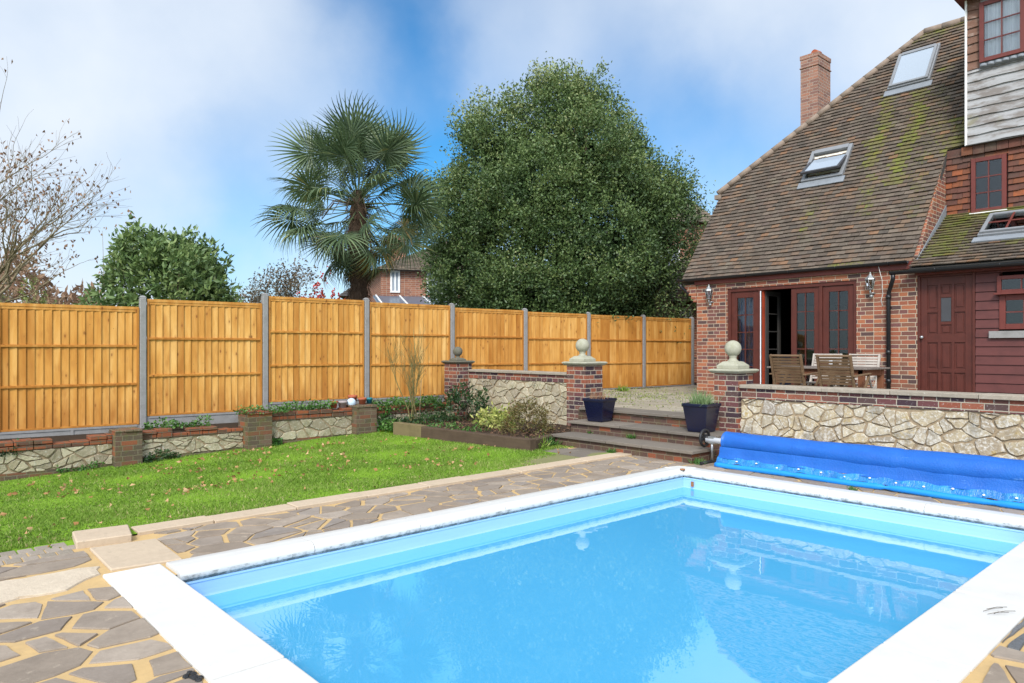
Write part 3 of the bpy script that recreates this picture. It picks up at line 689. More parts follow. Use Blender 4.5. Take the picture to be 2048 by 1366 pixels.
def bullnose(p, along, inward, L):
    """one rounded coping unit: starts at p on the inner edge and runs along; its nose points inward"""
    mb = MB(); p = Vector(p); A = Vector(along); I = Vector(inward)
    pr = [(.30, -.02), (.30, .012), (.285, .026), (.20, .030), (.11, .036), (.07, .042), (.03, .038), (.005, .020), (-.008, -.006), (-.004, -.032), (.012, -.052), (.045, -.062), (.06, -.03)]
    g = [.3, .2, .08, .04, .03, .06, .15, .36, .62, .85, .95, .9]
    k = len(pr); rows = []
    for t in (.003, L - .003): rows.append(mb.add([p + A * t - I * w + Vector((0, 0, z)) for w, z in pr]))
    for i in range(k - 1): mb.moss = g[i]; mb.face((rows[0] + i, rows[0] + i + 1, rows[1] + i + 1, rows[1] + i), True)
    mb.moss = .3; [mb.poly([mb.v[q + i] for i in range(k)]) for q in rows]
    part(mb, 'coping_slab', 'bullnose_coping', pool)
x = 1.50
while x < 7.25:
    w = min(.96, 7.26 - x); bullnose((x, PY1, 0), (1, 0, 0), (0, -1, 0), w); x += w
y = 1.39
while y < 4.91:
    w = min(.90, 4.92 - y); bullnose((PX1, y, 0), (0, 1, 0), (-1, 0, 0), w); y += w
mb = MB()   # mitred corner unit
mb.prism([(7.262, 4.922, -.02), (7.56, 4.922, -.02), (7.50, 5.16, -.02), (7.262, 5.22, -.02)], (0, 0, .052)); part(mb, 'coping_slab', 'white_slab', pool, .02, 3)
mb = MB(); mb.lathe([(.035, 0), (.03, .010), (.012, .014)], (7.25, 4.93, .036), 9); part(mb, 'rust_patch', 'rust', pool)
mb = MB(); mb.box(7.245, 7.262, 4.78, 4.81, -.15, -.09); part(mb, 'skimmer_bracket', 'rust', pool)

# twig and dark rag lying at the edge
mb = MB()
for i in range(5):
    a = R3.uniform(-.5, .5); p = Vector((4.62 + R3.uniform(-.05, .05), 1.13 + R3.uniform(-.03, .03), .026)); q = p + Vector((math.cos(a + .6) * R3.uniform(.05, .13), math.sin(a - .8) * .08, R3.uniform(.0, .018)))
    mb.tube([p, (p + q) / 2 + Vector((0, 0, .006)), q], .0016, 4)
tag(mb.build('twig', 'bark'), 'small dry brown twig lying on white coping at right', 'twig')
mb = MB()
for i in range(9): mb.lathe([(.004, 0), (.016, .002), (.012, .009), (.003, .012)], (1.082 + R3.uniform(-.028, .028), 3.36 + R3.uniform(-.06, .06), .002), 6, rot=i)
tag(mb.build('rag', 'black_plastic'), 'crumpled black rag beside the white coping in front', 'rag')

# ================================================================== STEPS AND PATIO
st = tag(empty('garden_steps', (8.3, 6.4, 0)), 'three brick garden steps with grey slab treads up to the patio', 'steps')
def tread(x0, x1, y0, y1, z, wide):
    mb = MB(); y = y0
    while y < y1 - .05:
        w = min(wide * R3.uniform(.85, 1.15), y1 - y)
        if y1 - y - w < .25: w = y1 - y
        mb.cur = R3.random(); mb.box(x0 + R3.uniform(-.006, .006), x1, y + .003, y + w - .003, z - .04, z + R3.uniform(-.003, .003)); y += w
    part(mb, 'tread', 'step_slab', st, .006, 2)
def riser(x0, x1, y0, y1, z0, z1):
    mb = MB(); mb.box(x0, x1, y0, y1, z0, z1); part(mb, 'riser', 'step_brick', st)
riser(7.90, 8.36, 5.23, 7.72, -.02, .125); tread(7.855, 8.40, 5.19, 7.76, .165, .75)
riser(8.36, 8.86, 5.15, 7.80, -.02, .297); tread(8.31, 8.90, 5.10, 7.84, .337, .8)
riser(8.86, 9.3, 5.50, 8.10, -.02, .470); tread(8.81, 9.30, 5.585, 8.05, .51, .7)
mb = MB(); R2 = random.Random(40)
def patio_slabs(x0, x1, y0, y1):
    x = x0
    while x < x1 - .02:
        w = min(R2.choice((.45, .6, .6)), x1 - x); y = y0
        while y < y1 - .02:
            l = min(R2.choice((.45, .6, .75)), y1 - y); mb.cur = R2.random(); t = R2.uniform(-.006, .006)
            mb.hexa([(x + .007, y + .007, .44), (x + w - .007, y + .007, .44), (x + w - .007, y + l - .007, .44), (x + .007, y + l - .007, .44),
                     (x + .007, y + .007, .505 + t), (x + w - .007, y + .007, .505 - t), (x + w - .007, y + l - .007, .505 + R2.uniform(-.006, .006)), (x + .007, y + l - .007, .505)]); y += l
        x += w
patio_slabs(9.31, 13.2, -2.0, 11.2); patio_slabs(13.2, 18.5, 8.66, 10.8)
setting(mb.build('patio', 'patio_slab'))
mb = MB(); mb.box(9.12, 21, -2.0, 8.7, .0, .484); mb.box(9.12, 21, 8.7, 11.9, .0, .484)
setting(mb.build('patio_base', 'soil'))
def patio_weeds():
    n = 14000; X = rng.uniform(9.4, 15.5, n); Y = rng.uniform(5.6, 11.3, n)
    k = np.exp(-((X - 11.6) / 1.5) ** 2 - ((Y - 8.9) / .8) ** 2) + .7 * np.exp(-((X - 12.6) / 1.6) ** 2 - ((Y - 10.3) / .6) ** 2) + .12
    k *= .35 + .65 * (np.sin(X * 5.1 + 2 * np.sin(Y * 3)) * np.sin(Y * 6.3) > -.1)
    ok = rng.uniform(0, 1, n) < k; X, Y = X[ok], Y[ok]; n = len(X)
    P = np.stack([X, Y, np.full(n, .502)], 1); D = rng.normal(size=(n, 3)) * [.8, .8, .3] + [0, 0, .45]
    setting(leaves('patio_moss', P, D, rng.uniform(.02, .055, n), rng.uniform(.012, .03, n), rng.uniform(0, .8, n), 'pale_leaf'), 'stuff', 'low green moss and weeds spreading over the patio slabs')
patio_weeds()
def weed(name, x, y, z, n, s, label, mat='grass', cat='weed', r=(.2, .9)):
    P = np.stack([rng.normal(x, s * .35, n), rng.normal(y, s * .35, n), np.full(n, z)], 1); D = rng.normal(size=(n, 3)) * [.6, .6, .2] + [0, 0, .8]
    return tag(leaves(name, P, D, rng.uniform(.5, 1.2, n) * s, rng.uniform(.06, .16, n) * s, rng.uniform(*r, n), mat), label, cat)
weed('weed_tuft', 12.9, 10.4, .5, 120, .16, 'green weed tuft growing on the patio nearest the house corner', 'grass')
weed('weed_tuft', 12.2, 10.75, .5, 90, .12, 'green weed tuft on the patio below the farther fence panels, left of its neighbour', 'grass')
weed('weed_tuft', 7.86, 6.55, .0, 70, .09, 'small weed in front of the lowest brick riser near its middle', 'ivy_leaf')
weed('weed_tuft', 8.34, 6.55, .165, 110, .09, 'leafy weed growing at the back of the lowest step', 'ivy_leaf')
weed('weed_tuft', 8.36, 7.4, .165, 60, .07, 'small weed at the left end of the lowest step', 'ivy_leaf')
weed('weed_tuft', 7.92, 5.15, .0, 90, .10, 'weed beside the reel foot at the right end of the steps', 'ivy_leaf')
weed('weed_tuft', 7.72, 7.72, .0, 140, .17, 'leafy weed between the timber bed and the steps', 'ivy_leaf')
weed('weed_tuft', 7.45, 7.62, .0, 110, .19, 'grassy weed at the dark outer corner of the timber bed', 'grass')
weed('weed_tuft', 7.66, 3.1, .0, 60, .06, 'tiny weed in front of the blue cover by the coping', 'ivy_leaf')
mb = MB()
for (a, b, c, d) in ((7.22, 7.68, 6.50, 6.98), (7.70, 7.98, 6.48, 7.2), (7.3, 7.72, 7.0, 7.4)): mb.cur = R3.random(); mb.box(a, b, c, d, -.03, .006 + R3.uniform(-.004, .004))
setting(mb.build('grey_slabs', 'step_slab'))

# ================================================================== GARDEN WALLS AND PILLARS
def stone_face(mb, u0, u1, v0, v1, sx, sy, fm, rnd, h=.035):
    P = []
    for p in cells(u0, u1, v0, v1, sx, sy, .013, rnd, .48): P += split(p, rnd, .38, .010)
    for p in P:
        q = rough_edge(chaikin(p, 1, .09), .04, .009, rnd); mb.cur = rnd.random(); dome(mb, q, -.01, h * rnd.uniform(.6, 1.7), fm, .965, .90, False)
def garden_wall(label, y0, y1, z0, zb, zc, zt, xf, seed, smat, xb):
    w = tag(empty('stone_wall', (xf, (y0 + y1) / 2, z0)), label, 'wall'); r = random.Random(seed)
    mb = MB(); mb.box(xf + .016, xb, y0, y1, z0 - .2, zb - .001); part(mb, 'mortar_core', 'wall_mortar', w)
    mb = MB(); stone_face(mb, y0, y1, z0 - .02, zb - .005, .235, .155, lambda u, v, h: (xf + .02 - h, u, v), r, .020); part(mb, 'stonework', smat, w)
    mb = MB(); mb.box(xf - .005, xb, y0, y1, zb, zc); part(mb, 'brick_course', 'pillar_brick', w)
    mb = MB(); y = y0
    while y < y1 - .05:
        l = min(r.uniform(.55, .95), y1 - y); mb.cur = r.random(); mb.box(xf - .045 + r.uniform(-.006, .006), xb + .03, y + .002, y + l - .002, zc, zt + r.uniform(-.003, .003)); y += l
    part(mb, 'coping', 'coping_stone', w, .006, 2); return w
garden_wall('long rubble stone wall with brick course and grey coping behind the blue pool cover', -1.5, 5.195, 0, .80, .945, .995, 9.06, 1, 'rubble_stone', 9.34)
garden_wall('lichened stone wall behind the planted bed, between dark and pale ball pillars', 8.505, 11.235, .05, .90, 1.03, 1.075, 9.02, 2, 'mossy_stone', 9.3)
def pillar(label, x0, x1, y0, y1, z0, z1, ct, capm, o=.065):
    p = tag(empty('brick_pillar', ((x0 + x1) / 2, (y0 + y1) / 2, z0)), label, 'pillar')
    mb = MB(); mb.box(x0, x1, y0, y1, z0 - .1, z1); part(mb, 'shaft', 'pillar_brick', p)
    mb = MB(); a, b, c, d = x0 - o, x1 + o, y0 - o, y1 + o
    R = [mb.add([(a + k, c + k, z), (b - k, c + k, z), (b - k, d - k, z), (a + k, d - k, z)]) for k, z in ((.035, z1), (.012, z1 + (ct - z1) * .35), (0, z1 + (ct - z1) * .55), (0, z1 + (ct - z1) * .8), (.03, ct))]
    for q, t in zip(R, R[1:]):
        for i in range(4): j = (i + 1) % 4; mb.face((q + i, q + j, t + j, t + i))
    mb.face([R[0] + i for i in (3, 2, 1, 0)]); mb.face([R[-1] + i for i in range(4)]); part(mb, 'cap', capm, p, .006, 2)
def finial(label, x, y, z, ballz, r, mat, k=1.0):
    f = tag(empty('ball_finial', (x, y, z)), label, 'finial'); h = ballz - r - z
    mb = MB(); s2 = math.sqrt(2); q = math.pi / 4
    mb.lathe([(.165 * k * s2, .0), (.165 * k * s2, h * .30), (.15 * k * s2, h * .36), (.11 * k * s2, h * .58), (.085 * k * s2, h * .62)], (0, 0, 0), 4, rot=q)
    mb.lathe([(.09 * k, h * .6), (.055 * k, h * .78), (.048 * k, h * .9), (.058 * k, h * 1.0), (.06 * k, h * 1.12)], (0, 0, 0), 20)
    mb.build('pedestal', mat, f, .004)
    mb = MB(); mb.lathe([(max(.002, r * math.sin(t * math.pi / 16)), ballz - z - r * math.cos(t * math.pi / 16)) for t in range(17)], (0, 0, 0), 28); mb.build('ball', mat, f)
pillar('brick pillar with slab cap at right of the steps, beside the pool cover handle', 9.0, 9.40, 5.20, 5.58, 0, 1.147, 1.207, 'finial_stone')
pillar('brick pillar with slab cap at left of the steps, behind the blue pot', 9.0, 9.44, 8.06, 8.50, .1, 1.208, 1.272, 'finial_stone')
pillar('dark brick pillar with stone cap standing against the timber fence', 8.70, 9.08, 11.24, 11.66, .05, 1.19, 1.255, 'dark_stone', .05)
finial('pale stone ball finial on the right pillar above the pool cover', 9.2, 5.40, 1.207, 1.50, .118, 'finial_stone')
finial('pale stone ball finial on the pillar left of the steps, in front of the fence', 9.22, 8.33, 1.272, 1.552, .122, 'finial_stone')
finial('dark weathered stone ball finial close to the timber fence', 8.86, 11.42, 1.255, 1.44, .098, 'dark_stone', .75)

# low wall along the lawn, in four lengths between its little pillars
low = []
def low_wall(label, x0, x1, y, zb, zs, zt, seed):
    w = tag(empty('low_wall', ((x0 + x1) / 2, y, zb)), label, 'wall'); r = random.Random(seed)
    mb = MB(); mb.box(x0, x1, y + .011, y + .24, zb - .3, zs - .002); part(mb, 'mortar_core', 'wall_mortar', w)
    mb = MB(); stone_face(mb, x0, x1, zb + .07, zs - .004, .24, .16, lambda u, v, h: (u, y + .015 - h, v), r, .022); part(mb, 'stonework', 'mossy_stone', w)
    mb = MB(); mb.box(x0, x1, y - .004, y + .2, zb - .2, zb + .075); part(mb, 'footing', 'old_brick', w)
    mb = MB(); x = x0; n = 0
    while x < x1 - .03:      # two uneven courses of old bricks, some broken
        l = min(.225, x1 - x)
        for c in range(2):
            h = (zt - zs) / 2; s = r.uniform(-.02, .015) if c else r.uniform(-.01, .01)
            if c and r.random() < .12: continue
            k = r.uniform(.5, .9) if (c and r.random() < .2) else 1
            mb.cur = r.random(); mb.box(x + .004, x + l - .004, y - .02 + s, y + .22, zs + c * h + .003, zs + c * h + (h - .004) * k + r.uniform(-.006, .006))
        x += l
    part(mb, 'brick_coping', 'coping_brick', w, .006)
def low_pillar(label, x0, x1, y, zb, zt, cap=None):
    w = tag(empty('low_pillar', ((x0 + x1) / 2, y + .2, zb)), label, 'pillar')
    mb = MB(); mb.box(x0, x1, y, y + .4, zb - .3, zt - .002); part(mb, 'shaft', 'old_brick', w)
    mb = MB(); r = random.Random(int(x0 * 10))
    for i in range(3):
        a = x0 + (x1 - x0) * i / 3
        mb.box(a + .003, a + (x1 - x0) / 3 - .003, y - .012 + r.uniform(-.015, .01), y + .4, zt, zt + (.06 if cap else .03) + r.uniform(-.01, .012))
    part(mb, 'top_bricks', 'coping_brick' if cap else 'old_brick', w, .006)
low_wall('low stone wall with ragged red brick top at the left end of the lawn', -4.2, 2.62, 11.66, -.27, .10, .24, 31)
low_wall('low stone wall with ragged red brick top between yellow lichened and ivy topped pillars', 2.98, 4.52, 11.58, -.2, .13, .27, 32)
low_wall('low stone wall with white lichened stones left of the flowerpots', 4.93, 6.46, 11.46, -.12, .28, .43, 33)
low_wall('low wall overgrown by ivy behind the bare sapling', 6.87, 8.70, 11.36, -.03, .27, .42, 34)
low_pillar('low brick pillar with yellow lichen, left of the lawn wall', 2.62, 2.98, 11.48, -.24, .27)
low_pillar('low brick pillar with red brick top overgrown by ivy', 4.52, 4.93, 11.38, -.16, .42, 1)
low_pillar('low brick pillar next to the small flowerpots', 6.455, 6.87, 11.28, -.06, .43)
mb = MB()
for (x0, x1, z) in ((-4.2, 2.75, .15), (2.75, 4.7, .19), (4.7, 6.6, .34), (6.6, 9.2, .34)):
    mb.hexa([(x0, 11.75 - .03 * x0, -.4), (x1, 11.75 - .03 * x1, -.4), (x1, fence_y(x1) + .3, -.4), (x0, fence_y(x0) + .3, -.4), (x0, 11.75 - .03 * x0, z), (x1, 11.75 - .03 * x1, z), (x1, fence_y(x1) + .3, z + .05), (x0, fence_y(x0) + .3, z + .05)])
setting(mb.build('soil_strip', 'soil'))

# ================================================================== FENCE
FD = Vector((math.cos(math.radians(-5.5)), math.sin(math.radians(-5.5)), 0)); FN = Vector((FD.y, -FD.x, 0))   # FN points to the garden
T0 = 3.235; PITCH = 1.940
def fpos(t, z=0): return Vector((0, 12.7, 0)) + FD * t + Vector((0, 0, z))
panel_z = [(.29, 2.165), (.41, 2.297), (.545, 2.43), (.535, 2.40), (.53, 2.36), (.52, 2.335), (.515, 2.325), (.515, 2.32)]
panel_l = ['lowest and leftmost orange timber fence panel', 'orange fence panel in front of the leafy laurel bush', 'orange fence panel below the palm trunk, beside the stepped up post',
           'orange fence panel behind the bare sapling', 'orange fence panel right of the dark ball finial', 'orange fence panel just left of the pale ball finial by the steps',
           'orange fence panel directly behind the moss covered patio, below the evergreen tree', 'farthest orange fence panel beside the brick house corner']
post_l = ['concrete fence post nearest the camera, rising above the yellow lichened low pillar', 'concrete fence post where the fence steps up, behind the ivy topped low pillar', 'concrete fence post rising behind the small flowerpots',
          'concrete fence post directly behind the dark ball finial', 'concrete fence post behind the middle of the planted bed wall', 'concrete fence post directly behind the pale ball finial left of the steps',
          'concrete fence post standing in the patio beneath the low tiled outbuilding', 'farthest concrete fence post beside the house corner']
fence = tag(empty('timber_fence', (0, 12.7, 0), math.radians(-5.5)), 'orange timber fence with concrete posts running behind lawn and patio', 'fence')
for i in range(-1, 8):
    zb, zt = panel_z[i] if i >= 0 else (.17, 2.045); ta = T0 + (i - 1) * PITCH + .06; L = PITCH - .12; r = random.Random(100 + i)
    # local: x along the fence, -y to the garden
    mb = MB(); nb = 17; w = L / nb; tone = 0; mb.moss = (.35, .7, .55, .9, .3, .6, .2, .45)[max(i, 0)]
    for k in range(nb):
        if k % r.randint(2, 6) == 0: tone = r.random()
        x0 = k * w; x1 = x0 + w + .012; mb.cur = (tone * .8 + r.random() * .2); d = r.uniform(-.003, .003)
        mb.hexa([(x0, -.006 + d, zb), (x1, -.027 + d, zb), (x1, .012, zb), (x0, .006, zb), (x0, -.006 + d, zt - .02), (x1, -.027 + d, zt - .02), (x1, .012, zt - .02), (x0, .006, zt - .02)])
    p = mb.build('fence_panel', 'fence_timber', fence); p.location = FD * ta; p.location = (ta, 0, 0)
    if i >= 0: p['label'] = panel_l[i]
    mb = MB(); mb.cur = .3; mb.box(0, .028, -.04, .0, zb, zt - .02); mb.build('stile', 'fence_timber', p); mb = MB(); mb.cur = .3; mb.box(L - .028, L, -.04, 0, zb, zt - .02); mb.build('stile', 'fence_timber', p)
    for f in (.345, .665):
        mb = MB(); mb.cur = r.random() * .4; z = zb + (zt - zb) * f + r.uniform(-.008, .008)
        mb.hexa([(.03, -.045, z - .018), (L - .03, -.045, z - .018), (L - .03, -.005, z - .022), (.03, -.005, z - .022), (.03, -.045, z + .010), (L - .03, -.045, z + .010), (L - .03, -.005, z + .022), (.03, -.005, z + .022)]); mb.build('rail', 'fence_timber', p)
    mb = MB(); mb.cur = .8; mb.box(0, L, -.038, .03, zt - .045, zt); mb.box(.0, L, -.03, .0, zt - .085, zt - .046); mb.build('cap_rail', 'fence_timber', p)
    mb = MB(); mb.cur = .5; mb.box(0, L, -.032, -.008, zb - .0, zb + .028); mb.build('bottom_rail', 'fence_timber', p)
    mb = MB(); mb.box(-.02, L + .02, -.03, .02, zb - .30, zb - .004); mb.box(.02, L - .02, -.042, -.031, zb - .035, zb - .010); mb.box(L / 2 - .02, L / 2 + .02, -.042, -.031, zb - .16, zb - .036); mb.build('gravel_board', 'concrete', p)
for i in range(-1, 8):
    t = T0 + i * PITCH; zt = max(panel_z[max(i, 0)][1], panel_z[min(i + 1, 7)][1]) + .015
    mb = MB(); mb.hexa([(-.047, -.062, -.4), (.047, -.062, -.4), (.047, .062, -.4), (-.047, .062, -.4), (-.047, -.062, zt), (.047, -.062, zt), (.047, .062, zt), (-.047, .062, zt)])
    p = mb.build('fence_post', 'concrete', fence, .012, 2); p.location = (t, 0, 0)
    if i >= 0: p['label'] = post_l[i]
    mb = MB(); mb.lathe([(.052 * 1.414, 0), (.052 * 1.35, .012), (.034, .035), (.004, .04)], (0, 0, zt), 4, rot=math.pi / 4); mb.build('post_cap', 'concrete', p, .006)

# ================================================================== HOUSE
HX = 13.15
house = tag(empty('brick_house', (15, 5, .5)), 'red brick house with steep mossy tiled roof, chimney and weatherboarded upper storey', 'house')
def hp(mb, name, mats, parent=None, bevel=0, seg=1): return part(mb, name, mats, parent or house, bevel, seg)
OY0, OY1, OZ0, OZ1 = 5.255, 7.845, .53, 2.735
mb = MB()
mb.box(HX, HX + .25, OY1, 8.58, .2, 2.98); mb.box(HX, HX + .25, 4.255, OY0, .2, 2.98); mb.box(HX, HX + .25, OY0, OY1, OZ1, 2.98)
mb.prism([(HX + .251, 8.58, .2), (20.9, 8.58, .2), (20.9, 8.58, 3.1), (19.4, 8.58, 5.1), (14.75, 8.58, 5.1), (HX + .251, 8.58, 3.05)], (0, -.25, 0))
for k in range(5): mb.box(HX - .02 - .0 * k, HX + .6, 8.581 + .0, 8.60 + .055 * (k + 1), 2.50 + k * .075, 2.572 + k * .075)   # corbelled corner
hp(mb, 'wall', 'facade_brick')
# brick cheek above the lean-to
mb = MB(); mb.prism([(HX - .02, 4.27, 2.80), (14.8, 4.27, 2.80), (14.8, 4.27, 5.10), (14.64, 4.27, 5.02), (HX + .02, 4.27, 2.98)], (0, .2, 0)); hp(mb, 'cheek_wall', 'facade_brick')
mb = MB(); mb.prism([(HX - .12, 4.262, 2.86), (14.66, 4.262, 3.80), (14.66, 4.262, 4.14), (14.2, 4.262, 3.78), (HX + .0, 4.262, 3.02)], (0, -.012, 0)); hp(mb, 'lead_flashing', 'lead_flashing')
# ---- main roof
SL = (1, 0, 1.384); vl = math.sqrt(1 + 1.384 ** 2); RO = Vector((13.10, 0, 2.935 - .012))
RO = Vector((13.13, 0, 3.07 + 1.384 * (13.13 - 13.2)))
U = Vector((0, -1, 0)); V = Vector((1, 0, 1.384))
top = (17.06 - 13.13) * vl; s_e = (14.66 - 13.13) * vl; s_v = (14.72 - 13.13) * vl
hullA = [(-8.95, 0), (-4.33, 0), (-4.25, s_v), (-4.25, top), (-5.37, top), (-8.90, s_e)]
hullB = [(-4.25, s_v), (-3.93, s_v + .04), (-3.93, top), (-4.25, top)]
def streak(u, v, u0, v0, v1, w): 
    return math.exp(-((u - u0 + .06 * math.sin(v * 3)) / w) ** 2) * (v0 < v < v1) * min(1, (v1 - v) / .5 + .2)
def moss_main(u, v):
    m = .9 * streak(u, v, -5.62, 2.6, 5.1, .16) + .95 * streak(u, v, -5.02, 2.0, 5.0, .16) + .55 * streak(u, v, -5.5, 1.3, 2.8, .2) + .5 * streak(u, v, -6.55, .9, 2.2, .16)
    m += .7 * math.exp(-((v - top) / .35) ** 2) + .75 * math.exp(-((u + 4.1) / .28) ** 2) * (s_v - .2 < v < s_v + .9) + .35 * streak(u, v, -4.6, 1.0, 5, .25)
    m += .75 * math.exp(-((u + 4.75) / .16) ** 2 - ((v - 5.2) / .12) ** 2) + .7 * math.exp(-((u + 5.8) / .12) ** 2 - ((v - 3.4) / .16) ** 2)
    m += .5 * math.exp(-((v - .05) / .12) ** 2) * (-5.7 < u < -5.1)
    return m * (.45 + .75 * random.Random(int(u * 97) * 131 + int(v * 61)).random()) + .17
sky_holes = []
mb = MB(); tile_plane(mb, RO, U, V, [hullA, hullB], moss_main, rnd=random.Random(50)); roof = hp(mb, 'roof', 'roof_tile')
Nr = Vector((-1.384, 0, 1)).normalized()
def roof_moss():
    n = 90000; uu = rng.uniform(-8.9, -3.95, n); vv = rng.uniform(.02, top - .05, n); ok = np.array([moss_main(a, b) for a, b in zip(uu, vv)]) - .3 > rng.uniform(0, 1, n) ** .55 * 1.0
    ok &= np.sin(uu * 31 + 3 * np.sin(vv * 17)) * np.sin(vv * 27 + uu * 9) > -.1
    uu, vv = uu[ok], vv[ok]; Vn = V.normalized(); P = np.array(RO)[None] + np.array(U)[None] * uu[:, None] + np.array(Vn)[None] * vv[:, None] + np.array(Nr)[None] * .024
    m = len(P); o = leaves('moss', P, rng.normal(size=(m, 3)) * .6 + np.array(Nr), rng.uniform(.015, .05, m), rng.uniform(.015, .04, m), rng.uniform(0, 1, m), 'moss_leaf', roof); o['kind'] = 'stuff'; o.location = -house.location
roof_moss()
def rpt(u, v, n=0, O=RO, Vv=V, N=Nr): return O + Vector((0, -1, 0)) * u + Vv.normalized() * v + N * n
mb = MB(); mb.prism([rpt(u, v, -.03) for u, v in hullA], tuple(-Nr * .1)); mb.prism([rpt(u, v, -.03) for u, v in hullB], tuple(-Nr * .1))
ap = Vector((17.06, 5.37, 8.41)); f1 = Vector((14.66, 8.90, 5.09)); f2 = Vector((19.46, 8.90, 5.09))
mb.prism([f1, ap, f2], (0, -.06, -.08)); mb.prism([Vector((21.0, 8.9, 2.95)), f2, ap, Vector((17.06, -1, 8.41)), Vector((21, -1, 2.95))], (-.06, 0, -.08))
mb.prism([Vector((17.06, 3.93, 8.41)), Vector((17.06, -1, 8.41)), Vector((16.2, -1, 7.2)), Vector((16.2, 3.93, 7.2))], (.06, 0, -.08))
part(mb, 'roof_deck', 'roof_felt', roof)
mb = MB(); r = random.Random(4)     # ridge and hip tiles bedded in mortar
def ridge_run(a, b, rad, gap=.30):
    a = Vector(a); b = Vector(b); n = max(1, int((b - a).length / gap)); d = (b - a) / n
    for i in range(n):
        p = a + d * i; q = p + d * .985; mb.cur = r.random(); mb.tube([p, q], [rad * 1.02, rad * .96], 12)
ridge_run(f1 + Vector((-.05, .06, .02)), ap + Vector((0, 0, .02)), .066); ridge_run(ap + Vector((0, 0, .01)), (17.06, 3.95, 8.42), .08)
part(mb, 'ridge_tiles', 'ridge_tile', roof)
mb = MB(); mb.box(14.55, 19.5, 8.86, 9.02, 4.97, 5.07); mb.bar((HX + .0, 8.92, 2.98), (14.62, 8.88, 5.0), .06, .03); part(mb, 'barge_board', 'ridge_tile', roof)
# ---- chimney
ch = MB(); ch.box(17.45, 18.16, 7.90, 8.345, 5.0, 8.80); ch.box(17.43, 18.18, 7.88, 8.365, 8.58, 8.60)
cho = hp(ch, 'chimney', 'chimney_brick')
mb = MB()
for k in range(7): mb.box(17.44 + k * .105, 17.44 + k * .105 + .098, 7.885, 8.36, 8.801, 8.905)
part(mb, 'chimney_cap', 'chimney_brick', cho)
mb = MB(); mb.lathe([(.2, 0), (.12, .05), (.06, .055)], (17.8, 8.12, 8.905), 12); part(mb, 'flaunching', 'ridge_tile', cho)
mb = MB(); mb.tube([(17.72, 8.12, 9.01), (17.95, 8.10, 9.02)], [.085, .085], 14); part(mb, 'chimney_pot', 'terracotta', cho)
# ---- roof windows: (u0, u1, v0, v1) on a slope
def roof_window(O, Vv, N, u0, u1, v0, v1, opened=0, glass='sky_glazing', bars=False):
    def P(u, v, n): return O + Vector((0, -1, 0)) * u + Vv.normalized() * v + N * n
    def slab(mb, a, b, c, d, n0, n1): mb.hexa([P(a, c, n0), P(b, c, n0), P(b, d, n0), P(a, d, n0), P(a, c, n1), P(b, c, n1), P(b, d, n1), P(a, d, n1)])
    mb = MB(); f = .075
    slab(mb, u0, u0 + f, v0, v1, -.02, .085); slab(mb, u1 - f, u1, v0, v1, -.02, .085); slab(mb, u0 + f, u1 - f, v0, v0 + f, -.02, .085); slab(mb, u0 + f, u1 - f, v1 - f * 1.5, v1, -.02, .10)
    w = hp(mb, 'roof_window', 'skylight_frame', None, .006)
    mb = MB(); slab(mb, u0 - .05, u1 + .05, v0 - .17, v0 - .005, .02, .045); part(mb, 'apron_flashing', 'lead_flashing', w)
    mb = MB(); slab(mb, u0 + f, u1 - f, v0 + f, v1 - f * 1.5, -.02, .02); part(mb, 'lining', 'cream_paint' if opened else 'skylight_dark', w)
    g = MB(); mb = MB()
    t = opened; L = v1 - v0 - .1
    def PS(u, s, n):   # sash pivots about its middle: bottom swings out
        m = L / 2; ca, sa = math.cos(t), math.sin(t); ds = s - m
        return P(u, v0 + .03 + m + ds * ca + n * sa, .075 - ds * sa + n * ca)
    def sslab(mb, a, b, c, d, n0, n1): mb.hexa([PS(a, c, n0), PS(b, c, n0), PS(b, d, n0), PS(a, d, n0), PS(a, c, n1), PS(b, c, n1), PS(b, d, n1), PS(a, d, n1)])
    k = .055; a, b = u0 + .03, u1 - .03
    sslab(mb, a, a + k, 0, L, 0, .05); sslab(mb, b - k, b, 0, L, 0, .05); sslab(mb, a + k, b - k, 0, k, 0, .05); sslab(mb, a + k, b - k, L - k, L, 0, .05)
    part(mb, 'sash', 'skylight_dark' if opened else 'skylight_frame', w, .004)
    sslab(g, a + k, b - k, k, L - k, .016, .030); part(g, 'pane', glass, w)
    if bars:
        mb = MB(); sslab(mb, (a + b) / 2 - .015, (a + b) / 2 + .015, k, L - k, .031, .04); sslab(mb, a + k, b - k, L / 2 - .015, L / 2 + .015, .031, .04); part(mb, 'glazing_bar', 'window_wood', w)
roof_window(RO, V, Nr, -6.94, -6.08, 2.47, 3.38, .33)
roof_window(RO, V, Nr, -5.74, -4.93, 4.90, 6.05, 0)
# ---- lean-to roof
LO = Vector((12.93, 0, 2.865)); LV = Vector((1, 0, .62)); NL = Vector((-.62, 0, 1)).normalized(); lt = (14.66 - 12.93) * math.sqrt(1 + .62 ** 2)
def moss_lean(u, v): return .30 + .5 * math.exp(-((u + 3.95) / .35) ** 2) * (v > .3) + .55 * math.exp(-((v - lt + .1) / .25) ** 2) + .6 * math.exp(-((u + 2.95) / .12) ** 2) * (.55 < v < .8)
hL = [(-4.31, 0), (-1.0, 0), (-1.0, lt), (-4.26, lt)]
mb = MB(); tile_plane(mb, LO, U, LV, [hL], moss_lean, rnd=random.Random(51)); lean = hp(mb, 'lean_to_roof', 'roof_tile')
mb = MB(); mb.prism([rpt(u, v, -.03, LO, LV, NL) for u, v in hL], tuple(-NL * .08)); part(mb, 'roof_deck', 'roof_felt', lean)
roof_window(LO, LV, NL, -3.50, -2.72, .86, 1.70, 0, 'window_glass', True)
